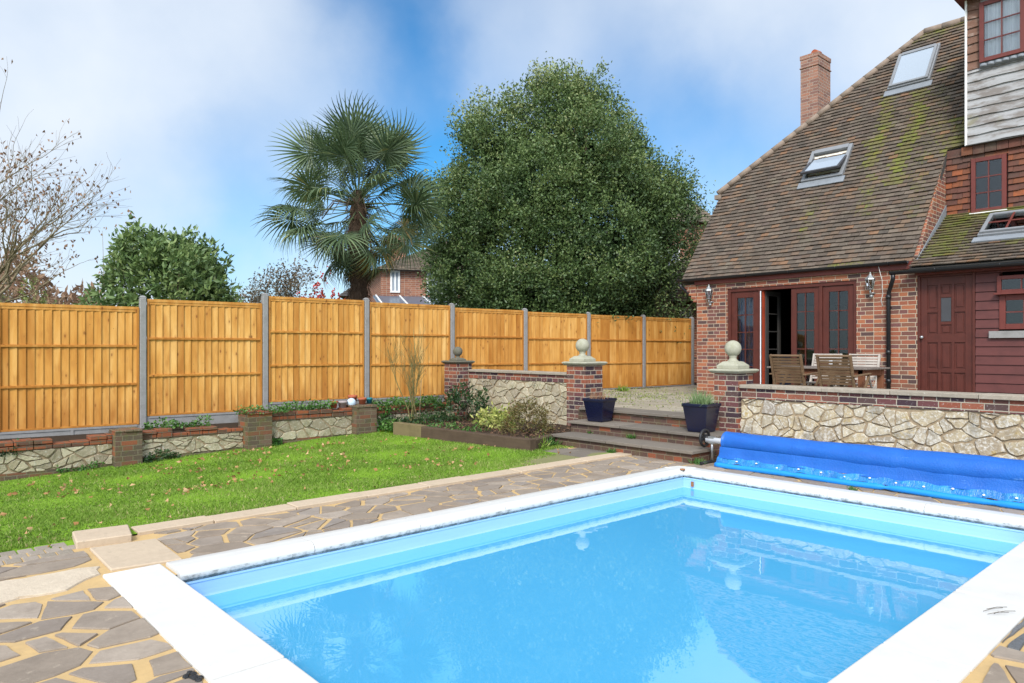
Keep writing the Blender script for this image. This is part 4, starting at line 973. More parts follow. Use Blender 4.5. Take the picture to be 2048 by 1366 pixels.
# ---- tile hung wall and weatherboarded storey
mb = MB(); mb.box(14.70, 15.1, 1.0, 4.27, 3.5, 5.14); hp(mb, 'upper_wall', 'hung_tile')
mb = MB(); tile_plane(mb, (14.69, 0, 3.72), U, (0, 0, 1), [[(-4.265, 0), (-3.87, 0), (-3.87, 1.30), (-4.265, 1.30)], [(-3.30, 0), (-1.0, 0), (-1.0, 1.30), (-3.30, 1.30)], [(-3.87, 0), (-3.30, 0), (-3.30, .19), (-3.87, .19)], [(-3.87, 1.19), (-3.30, 1.19), (-3.30, 1.30), (-3.87, 1.30)]], None, .17, .105, .014, random.Random(52)); hp(mb, 'hung_tiles', 'hung_tile')
mb = MB(); r = random.Random(6)
for i in range(16): mb.cur = r.random(); y = 4.0 - i * .18; mb.box(14.62, 14.72, y - .172, y, 4.985 + r.uniform(-.006, .006), 5.135)
hp(mb, 'soldier_tiles', 'hung_tile')
mb = MB(); mb.box(14.64, 17.6, 1.0, 3.92, 5.14, 7.75); mb.box(14.55, 14.64, 1.0, 3.92, 5.135, 5.15); hp(mb, 'storey_frame', 'roof_felt')
def boards(mb, y0, y1, z0, z1, gauge, r):
    z = z0
    while z < z1 - .02:
        h = min(gauge, z1 - z); n = 16; ph = r.uniform(0, 6); mb.cur = r.random(); bot = []; topp = []
        for i in range(n + 1):
            y = y0 + (y1 - y0) * i / n; wv = .007 * math.sin(y * 4.1 + ph) + .006 * math.sin(y * 11 + ph * 2)
            bot.append((14.582 + .004 * math.sin(y * 3 + ph), y, z + wv)); topp.append((14.612, y, z + h + .03))
        b = mb.add(bot); t = mb.add(topp); c = mb.add([(x + .03, y, zz + .004) for x, y, zz in bot])
        for i in range(n): mb.face((b + i, b + i + 1, t + i + 1, t + i)); mb.face((c + i, c + i + 1, b + i + 1, b + i))
        z += h
mb = MB(); boards(mb, 1.0, 3.90, 5.16, 6.47, .160, random.Random(8)); hp(mb, 'weatherboards', 'weatherboard')
mb = MB(); boards(mb, 3.70, 3.90, 6.50, 7.75, .150, random.Random(9)); boards(mb, 1.0, 3.03, 6.5, 7.75, .15, random.Random(10)); hp(mb, 'brown_weatherboards', 'brown_weatherboard')
mb = MB(); boards(mb, 3.03, 3.70, 7.56, 7.75, .17, random.Random(12)); hp(mb, 'weatherboards', 'weatherboard')
mb = MB(); mb.box(14.555, 14.63, 3.90, 3.93, 5.14, 7.75); hp(mb, 'corner_trim', 'white_paint')
mb = MB(); mb.box(14.30, 17.8, .9, 4.05, 7.752, 7.84); mb.hexa([(14.22, .9, 7.845), (17.9, .9, 7.845), (17.9, 4.09, 7.845), (14.22, 4.09, 7.845), (16, 1.5, 9.3), (16.1, 1.5, 9.3), (16.1, 2.5, 9.3), (16, 2.5, 9.3)]); hp(mb, 'upper_roof', ['window_wood'])
mb = MB()
yy = 3.70
for i in range(7): mb.tube([(14.56, 3.64 - i * .11, 6.47), (14.575, 3.64 - i * .11, 6.52)], [.06, .06], 10)
mb.box(14.56, 14.60, 2.9, 3.70, 6.47, 6.585); hp(mb, 'lead_apron', 'lead_flashing')
# ---- windows in walls facing -x : frame ring, bars, pane, something behind
def window(x, y0, y1, z0, z1, cols, rows, fmat='window_wood', fw=.06, behind='room_shade', depth=.06, glass='window_glass', parent=None, bar=.018, name='window', low=None, bd=.3):
    mb = MB(); b0 = low if low is not None else fw
    mb.box(x, x + depth, y0, y0 + fw, z0, z1); mb.box(x, x + depth, y1 - fw, y1, z0, z1); mb.box(x, x + depth, y0 + fw, y1 - fw, z1 - fw, z1); mb.box(x, x + depth, y0 + fw, y1 - fw, z0, z0 + b0)
    w = hp(mb, name, fmat, parent, .004); ya, yb, za, zb = y0 + fw, y1 - fw, z0 + b0, z1 - fw
    mb = MB()
    for i in range(1, cols): y = ya + (yb - ya) * i / cols; mb.box(x + .010, x + .04, y - bar / 2, y + bar / 2, za, zb)
    for j in range(1, rows): z = za + (zb - za) * j / rows; mb.box(x + .012, x + .038, ya, yb, z - bar / 2, z + bar / 2)
    if cols > 1 or rows > 1: part(mb, 'glazing_bars', fmat, w)
    mb = MB(); mb.box(x + .024, x + .028, ya, yb, za, zb); part(mb, 'pane', glass, w)
    if behind:
        mb = MB()
        if 'curtain' in behind:
            n = 40; b = mb.add([(x + bd + .012 * math.sin(i * 1.3), y0 + (y1 - y0) * i / n, z) for z in (z0, z1) for i in range(n + 1)])
            for i in range(n): mb.face((b + i, b + i + 1, b + n + 2 + i, b + n + 1 + i), True)
            part(mb, 'curtain', behind, w)
        else: mb.box(x + bd, x + bd + .003, y0 - .1, y1 + .1, z0 - .1, z1 + .1); part(mb, 'shade_sheet', behind, w)  # dark sheet behind the pane stands in for an unlit room
    return w
window(14.52, 3.03, 3.70, 6.56, 7.62, 2, 3, behind='net_curtain', fw=.07, bd=.085, glass='clear_glass')
window(14.62, 3.317, 3.852, 3.925, 4.90, 2, 3, behind='room_shade', fw=.07, bd=.066)
mb = MB(); mb.box(14.58, 14.66, 3.30, 3.87, 3.89, 3.922); hp(mb, 'window_sill', 'white_paint')
# ---- french doors
mb = MB(); mb.box(HX + .02, HX + .13, OY0, OY0 + .06, OZ0, OZ1); mb.box(HX + .02, HX + .13, OY1 - .06, OY1, OZ0, OZ1); mb.box(HX + .02, HX + .13, OY0 + .06, OY1 - .06, OZ1 - .07, OZ1); mb.box(HX + .0, HX + .16, OY0 + .06, OY1 - .06, OZ0 - .04, OZ0)
mb.box(HX + .022, HX + .128, 7.105, 7.165, OZ0, OZ1 - .07); mb.box(HX + .022, HX + .128, 5.885, 5.945, OZ0, OZ1 - .07); hp(mb, 'door_frame', 'door_wood', None, .004)
window(HX + .05, 7.165, 7.785, OZ0 + .01, OZ1 - .07, 2, 5, 'door_wood', .13, 'blue_curtain', name='french_door', low=.24, bd=.13)
window(HX + .05, 5.945, 6.50, OZ0 + .01, OZ1 - .07, 2, 5, 'door_wood', .105, None, name='french_door', low=.24)
window(HX + .05, 5.315, 5.885, OZ0 + .01, OZ1 - .07, 2, 5, 'door_wood', .11, None, name='french_door', low=.24)
mb = MB()   # the open leaf, swung inwards
lx0, lx1, ly0, ly1 = HX + .13, HX + .73, 7.055, 7.10
mb.box(lx0, lx0 + .1, ly0, ly1, OZ0, 2.66); mb.box(lx1 - .1, lx1, ly0, ly1, OZ0, 2.66); mb.box(lx0 + .1, lx1 - .1, ly0, ly1, 2.56, 2.66); mb.box(lx0 + .1, lx1 - .1, ly0, ly1, OZ0, .77)
for j in range(1, 5): mb.box(lx0 + .1, lx1 - .1, ly0 + .01, ly1 - .01, .77 + j * .358 - .01, .77 + j * .358 + .01)
leaf = hp(mb, 'french_door', 'dark_wall')
leaf['label'] = 'open door leaf swung into the dark room'
mb = MB(); mb.box(lx0 + .1, lx1 - .1, ly0 + .02, ly0 + .024, .77, 2.56); part(mb, 'pane', 'window_glass', leaf)
mb = MB(); mb.box(HX + .06, HX + .135, 7.082, 7.103, OZ0, 2.655); part(mb, 'door_edge', 'raw_edge', leaf)
mb = MB(); mb.box(HX + .008, HX + .02, 7.106, 7.122, OZ0, 2.65); hp(mb, 'weather_strip', 'white_plastic')
mb = MB()   # room behind the doors, its shade painted on as near-black walls
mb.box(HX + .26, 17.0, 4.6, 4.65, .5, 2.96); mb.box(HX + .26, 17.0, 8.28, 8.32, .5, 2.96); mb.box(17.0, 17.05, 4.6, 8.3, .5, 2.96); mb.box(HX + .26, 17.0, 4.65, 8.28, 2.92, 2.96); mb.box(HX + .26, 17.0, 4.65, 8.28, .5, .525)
hp(mb, 'room', 'room_shade')
mb = MB(); mb.box(15.6, 16.2, 6.7, 7.5, .53, 2.45); mb.box(14.6, 15.2, 5.2, 5.9, .53, 1.4); hp(mb, 'cupboard', 'dark_wall')  # dark colour stands in for shade inside the room
mb = MB(); mb.box(14.3, 14.35, 7.06, 7.28, .53, 1.35); hp(mb, 'blue_panel', 'blue_panel')
# ---- brown panelled door, cladding, side window
mb = MB(); mb.box(HX + .01, HX + .12, 4.21, 4.253, .5, 2.76); mb.box(HX + .01, HX + .12, 3.41, 3.45, .5, 2.76); mb.box(HX + .01, HX + .12, 3.45, 4.21, 2.70, 2.76); hp(mb, 'door_frame', 'door_wood', None, .004)
D0, D1 = 3.453, 4.207
mb = MB(); mb.box(HX + .05, HX + .085, D0, D1, .52, 2.698)
for z in (.52, 1.00, 1.62, 1.78 + .50, ): pass
dcols = [(D0 + .10, D0 + .255), (D0 + .30, D0 + .455), (D0 + .50, D0 + .655)]
stl = [(D0, D0 + .10), (D0 + .255, D0 + .30), (D0 + .455, D0 + .50), (D0 + .655, D1)]
rows = [(.62, 1.10), (1.16, 1.60), (1.74, 2.10), (2.155, 2.56)]
for a, b in stl: mb.box(HX + .03, HX + .052, a, b, .52, 2.698)
for a, b in ((.52, .62), (1.10, 1.16), (1.60, 1.74), (2.56, 2.698)): mb.box(HX + .0305, HX + .0515, D0 + .1, D0 + .655, a, b)
for i, (a, b) in enumerate(dcols):
    if i != 1: mb.box(HX + .031, HX + .051, a, b, 2.10, 2.155)
    else: mb.box(HX + .031, HX + .051, a, b, 1.895, 1.945); mb.box(HX + .031, HX + .051, a, b, 2.345, 2.40)
    for (za, zb) in rows:
        if i == 1 and za > 1.7: continue
        mb.box(HX + .038, HX + .052, a + .028, b - .028, za + .03, zb - .03)
a, b = dcols[1]; mb.box(HX + .038, HX + .052, a + .028, b - .028, 1.765, 1.87); mb.box(HX + .038, HX + .052, a + .028, b - .028, 2.42, 2.54)
door = hp(mb, 'door', 'door_wood', None, .003)
mb = MB(); mb.box(HX + .036, HX + .049, a + .005, b - .005, 1.95, 2.34); part(mb, 'pane', 'skylight_dark', door)
mb = MB(); mb.tube([(HX + .03, D1 - .03, 1.69), (HX - .02, D1 - .03, 1.69)], .014, 10); mb.lathe([(.004, -.03), (.026, -.015), (.03, 0), (.026, .015), (.004, .03)], (HX - .03, D1 - .03, 1.69), 14); part(mb, 'knob', 'grey_metal', door)
mb = MB(); z = .5; r = random.Random(3)
while z < 2.74:
    mb.cur = r.random()
    for y0, y1 in (((1.0, 3.405),) if (z + .145 < 1.80 or z > 2.63) else ((3.085, 3.405), (1.0, 2.2))):
        mb.hexa([(HX + .012, y0, z + .012), (HX + .06, y0, z + .012), (HX + .06, y1, z + .012), (HX + .012, y1, z + .012), (HX + .03, y0, z + .150), (HX + .06, y0, z + .150), (HX + .06, y1, z + .150), (HX + .03, y1, z + .150)])
    z += .146
mb.box(HX + .061, HX + .2, 3.08, 4.25, .3, 2.8); mb.box(HX + .061, HX + .2, 1.0, 2.2, .3, 2.8); mb.box(HX + .061, HX + .2, 2.2, 3.08, .3, 1.78)
hp(mb, 'cladding', 'cladding_wood')
window(HX + .0, 2.20, 3.08, 1.80, 2.34, 3, 2, 'window_wood', .085)
w = window(HX - .05, 2.20, 3.10, 2.36, 2.64, 3, 1, 'window_wood', .06)
mb = MB(); mb.box(HX - .10, HX - .002, 2.18, 3.13, 2.345, 2.375); part(mb, 'drip_sill', 'window_wood', w)
mb = MB(); mb.box(HX - .03, HX + .011, 1.6, 3.21, 1.667, 1.775); hp(mb, 'grey_strip', 'concrete')
# ---- eaves, gutters, downpipes
mb = MB(); mb.box(HX - .06, HX - .002, 4.30, 8.60, 2.86, 2.985); mb.box(HX - .13, HX - .002, .9, 4.25, 2.735, 2.83); hp(mb, 'fascia', 'window_wood')
def gutter(x, y0, y1, z, rr=.055):
    mb = MB(); n = 8; rows = []
    for y in (y0, y1): rows.append(mb.add([(x + rr * math.cos(math.pi + math.pi * i / n), y, z + rr * math.sin(math.pi + math.pi * i / n)) for i in range(n + 1)] + [(x + (rr - .006) * math.cos(2 * math.pi - math.pi * i / n), y, z + (rr - .006) * math.sin(2 * math.pi - math.pi * i / n)) for i in range(n + 1)]))
    k = 2 * n + 2
    for i in range(k): j = (i + 1) % k; mb.face((rows[0] + i, rows[0] + j, rows[1] + j, rows[1] + i))
    mb.face([rows[0] + i for i in range(k)]); mb.face([rows[1] + i for i in range(k)])
    y = y0 + .3
    while y < y1: mb.tube([(x - .058, y, z), (x - .05, y, z - .04), (x, y, z - .062), (x + .05, y, z - .04)], .008, 5); y += .9
    hp(mb, 'gutter', 'gutter_plastic')
gutter(13.02, 4.36, 8.97, 2.995); gutter(12.90, .9, 4.60, 2.815, .06)
mb = MB(); mb.tube([(12.9, 4.55, 2.76), (12.92, 4.56, 2.68), (13.0, 4.62, 2.58), (13.08, 4.68, 2.48), (13.09, 4.69, 2.40), (13.09, 4.69, .52)], .036, 10)
for z in (2.36, 1.4, .9): mb.tube([(13.09, 4.69, z), (13.09, 4.69, z + .07)], .045, 10)
mb.box(13.09, 13.15, 4.66, 4.72, 2.2, 2.23); hp(mb, 'downpipe', 'gutter_plastic')
mb = MB(); mb.tube([(13.05, 8.93, 2.90), (13.06, 8.92, 2.84), (13.25, 8.75, 2.62), (13.34, 8.68, 2.5), (13.36, 8.66, .5)], .036, 10); hp(mb, 'downpipe', 'gutter_plastic')
mb = MB(); mb.tube([(13.04, 4.84, 2.95), (13.10, 4.80, 2.7), (13.14, 4.80, 2.45), (13.14, 4.83, 2.35), (13.14, 4.80, 2.24)], .005, 5); hp(mb, 'cable', 'cable')
# ---- wall lamps
def lamp(label, y, z):
    l = tag(empty('wall_lamp', (HX, y, z)), label, 'wall lamp', 'coach lamps on the house wall')
    mb = MB(); mb.lathe([(.045, -.01), (.05, .0), (.045, .012)], (-.012, 0, -.16), 14); mb.tube([(-.0, 0, -.16), (-.06, 0, -.19), (-.11, 0, -.16), (-.11, 0, -.10)], .014, 8); mb.lathe([(.004, -.245), (.032, -.225), (.034, -.205), (.01, -.19)], (-.06, 0, .0), 12); mb.build('bracket', 'lantern_metal', l)
    mb = MB(); mb.lathe([(.03, -.11), (.05, -.095), (.052, -.085), (.02, -.08)], (-.11, 0, 0), 6); mb.lathe([(.088, .075), (.08, .095), (.045, .135), (.025, .16), (.016, .175), (.02, .185), (.004, .21)], (-.11, 0, 0), 6)
    for i in range(6):
        a = i * math.pi / 3; mb.tube([(-.11 + .046 * math.cos(a), .046 * math.sin(a), -.085), (-.11 + .078 * math.cos(a), .078 * math.sin(a), .08)], .005, 4)
    mb.build('lantern_frame', 'lantern_metal', l)
    mb = MB(); mb.lathe([(.043, -.082), (.073, .076)], (-.11, 0, 0), 6); mb.build('lantern_glass', 'clear_glass', l)
lamp('metal coach lamp on the brick wall left of the french doors', 8.215, 2.64); lamp('metal coach lamp on the brick wall between the french doors and the black downpipe', 4.975, 2.64)

# ================================================================== GARDEN FURNITURE
PZ = .507
tb = tag(empty('garden_table', (11.26, 4.95, PZ)), 'weathered wooden garden table on the patio outside the french doors', 'table')
mb = MB(); r = random.Random(2)
for i in range(9): mb.cur = r.random(); x = -.46 + i * .1025; mb.box(x, x + .098, -.78, .78, .675, .702)
mb.build('table_top', 'table_top', tb, .004)
mb = MB(); mb.box(-.40, .40, -.70, -.675, .58, .674); mb.box(-.40, .40, .675, .70, .58, .674); mb.box(-.40, -.375, -.674, .674, .58, .674); mb.box(.375, .40, -.674, .674, .58, .674); mb.build('apron', 'teak_red', tb)
for sx in (-1, 1):
    for sy in (-1, 1): mb = MB(); mb.box(sx * .36 - .04, sx * .36 + .04, sy * .67 - .04, sy * .67 + .04, 0, .673); mb.build('leg', 'teak_red', tb, .004)
def make_chair(mats, label):
    """folding armchair facing +x"""
    c = tag(empty('garden_chair'), label, 'chair', 'wooden chairs round the garden table'); m1, m2 = mats
    mb = MB(); bx = lambda z: -.24 - (z - .40) * .30
    for k in range(9): z = .485 + k * .044; mb.bar((bx(z), -.215, z), (bx(z), .215, z), .014, .034, (-.3, 0, 1))
    mb.build('backrest', m1, c)
    for s in (-1, 1):
        mb = MB(); mb.bar((bx(.30), s * .235, .30), (bx(.90), s * .235, .90), .032, .045, (1, 0, 0)); mb.build('back_post', m2, c, .004)
    mb = MB(); mb.bar((bx(.885), -.22, .885), (bx(.885), .22, .885), .05, .022, (-.3, 0, 1)); mb.build('top_rail', m2, c, .004)
    mb = MB()
    for k in range(9): x = -.22 + k * .05; mb.box(x, x + .042, -.21, .21, .40, .418)
    mb.build('seat', m1, c)
    for s in (-1, 1):
        mb = MB(); mb.bar((-.26, s * .265, .0), (.20, s * .265, .60), .025, .045, (1, 0, 0)); mb.build('leg', m2, c, .004)
        mb = MB(); mb.bar((.24, s * .235, .0), (-.25, s * .235, .43), .025, .045, (1, 0, 0)); mb.build('leg', m2, c, .004)
        mb = MB(); mb.bar((-.33, s * .268, .60), (.22, s * .268, .625), .05, .022); mb.build('armrest', m2, c, .004)
    return c
ca = make_chair(('teak_brown', 'teak_brown'), 'brown slatted garden chair, back to the pool, nearer the open french door'); ca.location = (10.62, 5.13, PZ)
cb = copy_tree(ca); cb['label'] = 'brown slatted garden chair, back to the pool, nearer the brown panelled door'; cb.location = (10.60, 4.40, PZ)
cc = make_chair(('teak_grey', 'teak_grey'), 'bleached grey garden chair facing the pool, in front of the french doors'); cc.location = (11.92, 5.40, PZ); cc.rotation_euler.z = math.pi
cd = copy_tree(cc); cd['label'] = 'bleached grey garden chair facing the pool, in front of brick wall by the downpipe'; cd.location = (11.92, 4.78, PZ)
mb = MB(); mb.lathe([(.028, 0), (.03, .01), (.03, .1), (.026, .12), (.012, .125)], (0, 0, 0), 14); jar = mb.build('jar', 'white_plastic'); jar.location = (11.55, 5.02, PZ + .702); tag(jar, 'small white jar standing on the garden table', 'jar')

# ================================================================== POOL COVER ON ITS REEL
ry = 5.06; rx = 8.14; rz = .30
rl = tag(empty('cover_reel', (rx, ry, 0)), 'metal pool cover reel with black hand wheel beside the steps', 'reel')
mb = MB(); mb.tube([(0, .10, rz), (0, -6.6, rz)], .038, 14); mb.build('axle', 'white_plastic', rl)
mb = MB(); mb.tube([(0, .02, .03), (0, .02, rz + .03)], .017, 10); mb.box(-.03, .03, -.02, .06, rz - .04, rz + .05); mb.build('upright', 'grey_metal', rl)
mb = MB(); mb.tube([(-.26, .02, .022), (.26, .02, .022)], .022, 10); mb.tube([(-.27, .02, .022), (-.24, .02, .022)], .026, 10); mb.tube([(.24, .02, .022), (.27, .02, .022)], .026, 10); mb.build('foot', 'black_plastic', rl)
mb = MB(); pts = [(.105 * math.cos(a * math.pi / 12), .13, rz + .02 + .105 * math.sin(a * math.pi / 12)) for a in range(25)]; mb.tube(pts, .019, 8, False)
for a in range(4): t = a * math.pi / 2 + .4; mb.bar((0, .13, rz + .02), (.1 * math.cos(t), .13, rz + .02 + .1 * math.sin(t)), .03, .012, (0, 1, 0))
mb.tube([(0, .06, rz + .02), (0, .16, rz + .02)], .03, 12); mb.tube([(.075, .13, rz + .05), (.075, .21, rz + .05)], .012, 8); mb.build('hand_wheel', 'black_plastic', rl)
cv = tag(empty('pool_cover', (rx, 4.9, 0)), 'blue bubble pool cover rolled up on its reel below the stone wall', 'pool cover')
def cover():
    L = 6.4; n = 130; m = 40; mb = MB(); grid = []
    for i in range(n + 1):
        y = -.03 - L * i / n; row = []
        big = .142 + .006 * math.sin(y * 2.1) + .002 * math.sin(y * 17) + .003 * math.sin(y * 6.3) - .010 * math.exp(-((y + 2.16) / .05) ** 2)
        for j in range(m):
            a = 2 * math.pi * j / m; rr = big + .004 * math.sin(3 * a + y)
            row.append((rr * math.cos(a), y, rz + rr * math.sin(a) * .98 - .012 * math.sin(y * .8) ** 2))
        grid.append(mb.add(row))
    for i in range(n):
        for j in range(m): k = (j + 1) % m; mb.face((grid[i] + j, grid[i] + k, grid[i + 1] + k, grid[i + 1] + j), True)
    c1 = mb.add([(0, -.03, rz)])
    for j in range(m): mb.face((grid[0] + j, grid[0] + (j + 1) % m, c1))
    # tail of the cover hanging from the front of the roll
    o = mb.build('roll', 'cover_blue', cv)
    mb = MB(); rows = []; prof = [(-.134, .25), (-.143, .222), (-.150, .18), (-.165, .145), (-.190, .118)]
    for i in range(n + 1):
        y = -.02 - L * i / n; w = .010 * math.sin(y * 7.3) + .008 * math.sin(y * 15.1 + 1)
        rows.append(mb.add([(x + w * k / 4 - .003, y, z) for k, (x, z) in enumerate(prof)]))
    for i in range(n):
        for k in range(4): mb.face((rows[i] + k, rows[i] + k + 1, rows[i + 1] + k + 1, rows[i + 1] + k), True)
    mb.build('hanging_flap', 'cover_blue', cv)
    mb = MB(); rows = []; prof = [(-.188, .13), (-.206, .105), (-.218, .08), (-.230, .060)]
    for i in range(n + 1):
        y = -.02 - L * i / n; w = .016 * math.sin(y * 9.7 + math.sin(y * 3)) + .013 * math.sin(y * 21.3 + 1) + .007 * math.sin(y * 33)
        rows.append(mb.add([(x - .004 + w * (.6 if k in (1, 2) else .2), y, z + .5 * w) for k, (x, z) in enumerate(prof)]))
    for i in range(n):
        for k in range(3): mb.face((rows[i] + k, rows[i] + k + 1, rows[i + 1] + k + 1, rows[i + 1] + k), True)
    mb.build('eyelet_band', 'cover_skirt', cv)
    mb = MB(); pts = []; rad = []
    for i in range(n + 1):
        y = -.02 - L * i / n; pts.append((-.240 + .006 * math.sin(y * 8), y, .033 + .004 * math.sin(y * 5))); rad.append(.034 * (1 - .45 * math.exp(-((y + 1.03) / .03) ** 2) - .5 * math.exp(-((y + 2.05) / .04) ** 2) - .45 * math.exp(-((y + 3.0) / .03) ** 2)))
    mb.tube(pts, rad, 12); mb.build('hem', 'cover_hem', cv)
    for i in range(18):
        mb = MB(); y = -.3 - i * .262; mb.lathe([(.013, -.006), (.013, .004), (.006, .008)], (-.216, y, .10 + .012 * math.sin(i * 2.3)), 10); mb.build('eyelet', 'white_plastic', cv)
cover()

# ================================================================== POTS
def blue_pot(label, x, y, z, rot, top, h):
    p = tag(empty('glazed_planter', (x, y, z), rot), label, 'planter', 'navy planters on the steps')
    mb = MB(); s2 = math.sqrt(2); q = math.pi / 4; t = top / 2 * s2
    mb.lathe([(t * .66, 0), (t * .70, .02), (t * .93, h - .05), (t * .96, h - .045), (t * 1.0, h - .035), (t * 1.0, h), (t * .9, h), (t * .88, h - .06)], (0, 0, 0), 4, rot=q); mb.build('pot', 'navy_glaze', p, .010, 2)
    mb = MB(); mb.lathe([(t * .885, h - .07), (t * .885, h - .045)], (0, 0, 0), 4, rot=q); mb.build('soil', 'soil', p)
    return p
blue_pot('navy glazed square planter with dry brown stems, left end of the steps', 8.62, 7.78 - .36, .337, .12, .40, .37)
blue_pot('navy glazed square planter with grey green herb, right end of the steps', 8.59, 5.53, .337, .05, .40, .40)
def tuft(name, label, x, y, z, n, h, spread, w, mat, cat='plant', parts=None):
    P = np.stack([rng.normal(x, spread * .3, n), rng.normal(y, spread * .3, n), np.full(n, z)], 1); D = rng.normal(size=(n, 3)) * [.45, .45, .1] + [0, 0, 1]
    return tag(leaves(name, P, D, rng.uniform(.5, 1.1, n) * h, rng.uniform(.6, 1.2, n) * w, rng.uniform(0, 1, n), mat, None, .1), label, cat)
tuft('dry_plant', 'dead brown stems standing in the left blue planter', 8.62, 7.46, .66, 90, .20, .22, .006, 'dry_stem')
tuft('herb_plant', 'feathery grey green herb growing in the right blue planter', 8.59, 5.55, .69, 260, .26, .26, .009, 'herb_leaf')
def wall_pot(name, label, cat, x, y, z, r, h, mat):
    o = tag(empty(name, (x, y, z)), label, cat); mb = MB()
    mb.lathe([(r * .72, 0), (r * .93, h * .72), (r * 1.05, h * .74), (r * 1.05, h), (r * .9, h), (r * .85, h * .8)], (0, 0, 0), 16); mb.build('pot', mat, o)
    mb = MB(); mb.lathe([(r * .84, h * .78), (r * .84, h * .84)], (0, 0, 0), 14); mb.build('soil', 'soil', o)
wall_pot('flower_pot', 'small terracotta pot on the low wall, left of the grey pot', 'flowerpot', 6.18, 11.62, .42, .075, .13, 'terracotta')
wall_pot('flower_pot', 'grey plastic pot between a terracotta pot and a glass ball', 'flowerpot', 6.36, 11.62, .42, .085, .12, 'grey_pot')
wall_pot('flower_pot', 'terracotta pot standing on the low pillar, right of the glass ball', 'flowerpot', 6.70, 11.50, .46, .075, .13, 'terracotta')
wall_pot('flower_pot', 'terracotta pot tucked behind the glass ball against the fence post', 'flowerpot', 6.64, 11.75, .46, .085, .17, 'terracotta')
wall_pot('flower_pot', 'small teal pot, rightmost on the low wall', 'flowerpot', 6.88, 11.56, .45, .06, .13, 'teal_pot')
mb = MB(); mb.lathe([(.085 * math.sin(max(.05, t) * math.pi / 12), -.085 * math.cos(t * math.pi / 12)) for t in range(12)] + [(.004, .085)], (0, 0, .085), 20); o = mb.build('glass_ball', 'ball_glass'); o.location = (6.53, 11.60, .42); tag(o, 'pale blue glass ball among flowerpots on the low wall', 'glass ball')

# ================================================================== RAISED BED
bed = tag(empty('raised_bed', (7.9, 9.2, 0)), 'raised planting bed edged with dark timber sleepers', 'planting bed')
def sleeper(p, q, w, z0, z1, mat):
    p = Vector(p); q = Vector(q); d = (q - p).normalized(); n = Vector((-d.y, d.x)) * w; mb = MB()
    c = [p, q, q + n, p + n]; mb.hexa([(a.x, a.y, z0) for a in c] + [(a.x, a.y, z1) for a in c]); part(mb, 'sleeper', mat, bed, .008, 2)
sleeper((7.12, 7.46), (6.93, 9.95), -.14, -.05, .165, 'sleeper_timber'); sleeper((6.925, 9.955), (6.88, 10.75), -.14, -.05, .185, 'pale_sleeper'); sleeper((7.25, 7.47), (8.02, 7.78), .14, -.05, .15, 'sleeper_timber')
mb = MB(); n = 26; r = random.Random(77); g = {}
for i in range(n + 1):
    for j in range(n + 1):
        u, v = i / n, j / n; x = (7.22 - .27 * u) * (1 - v) + 9.05 * v; ylo = 7.55 + .35 * v; y = ylo + (11.45 - ylo) * u
        g[i, j] = mb.add([(x, y, .11 + r.uniform(-.02, .025) + .03 * v)])
for i in range(n):
    for j in range(n): mb.cur = r.random(); mb.face((g[i, j], g[i + 1, j], g[i + 1, j + 1], g[i, j + 1]))
part(mb, 'soil', 'soil', bed)
n = 1400; X = rng.uniform(7.15, 9.0, n); Y = rng.uniform(7.7, 11.2, n)
setting(leaves('bark_mulch', np.stack([X, Y, np.full(n, .135) + rng.uniform(0, .03, n)], 1), rng.normal(size=(n, 3)) * [1, 1, .25], rng.uniform(.03, .06, n), rng.uniform(.012, .025, n), rng.uniform(0, .35, n), 'brown_leaf'), 'stuff', 'dark bark chips and dead leaves on the bed')
def bush(name, label, x, y, z, rx_, ry_, h, nspr, nl, ll, lw, mat, cat='shrub', stem='bark', up=.6, inner=0, nst=9, flat=.0, stems_r=.008):
    """a shrub: stems from the foot, sprigs through a dome, leaves on the sprigs"""
    o = tag(empty(name, (x, y, z)), label, cat); mb = MB()
    D = rand_dir(nspr); D[:, 2] = np.abs(D[:, 2]) * (1 - flat) + .05; rad = rng.uniform(.45, 1, nspr) ** .5 * (1 + .18 * np.sin(D[:, 0] * 5 + 1) * np.cos(D[:, 1] * 4 + D[:, 2] * 6))
    A = D * rad[:, None] * [rx_, ry_, h]; A[:, 2] = np.maximum(A[:, 2], .03)
    for k in range(nst):
        t = A[k] * .95; mb.tube([(rng.normal(0, rx_ * .06), rng.normal(0, ry_ * .06), 0), (t[0] * .4, t[1] * .4, t[2] * .55), tuple(t)], [stems_r * 1.6, stems_r, stems_r * .4], 5)
    mb.build('stems', stem, o)
    P, Q = sprigs(A, unit(D) + [0, 0, up], nl, ll * 2.2, ll); N = len(P)
    r = np.clip(np.repeat(rng.uniform(.1, .8, nspr), nl) + rng.normal(0, .18, N), 0, 1)
    leaves('foliage', P, Q, rng.uniform(.7, 1.2, N) * ll, rng.uniform(.7, 1.2, N) * lw, r, mat, o); return o
bush('dark_shrub', 'dark green glossy shrub in the bed against the dark brick pillar', 8.35, 10.55, .12, .38, .42, .52, 90, 9, .10, .035, 'dark_leaf')
bush('variegated_shrub', 'yellow variegated shrub in the middle of the raised bed', 7.98, 9.15, .10, .27, .36, .20, 70, 8, .10, .04, 'variegated_leaf', up=.3)
bush('twiggy_shrub', 'sparse twiggy olive brown shrub in front of the lichened stone wall', 7.85, 8.30, .10, .36, .44, .50, 260, 7, .05, .022, 'olive_leaf', nst=40, stems_r=.003)
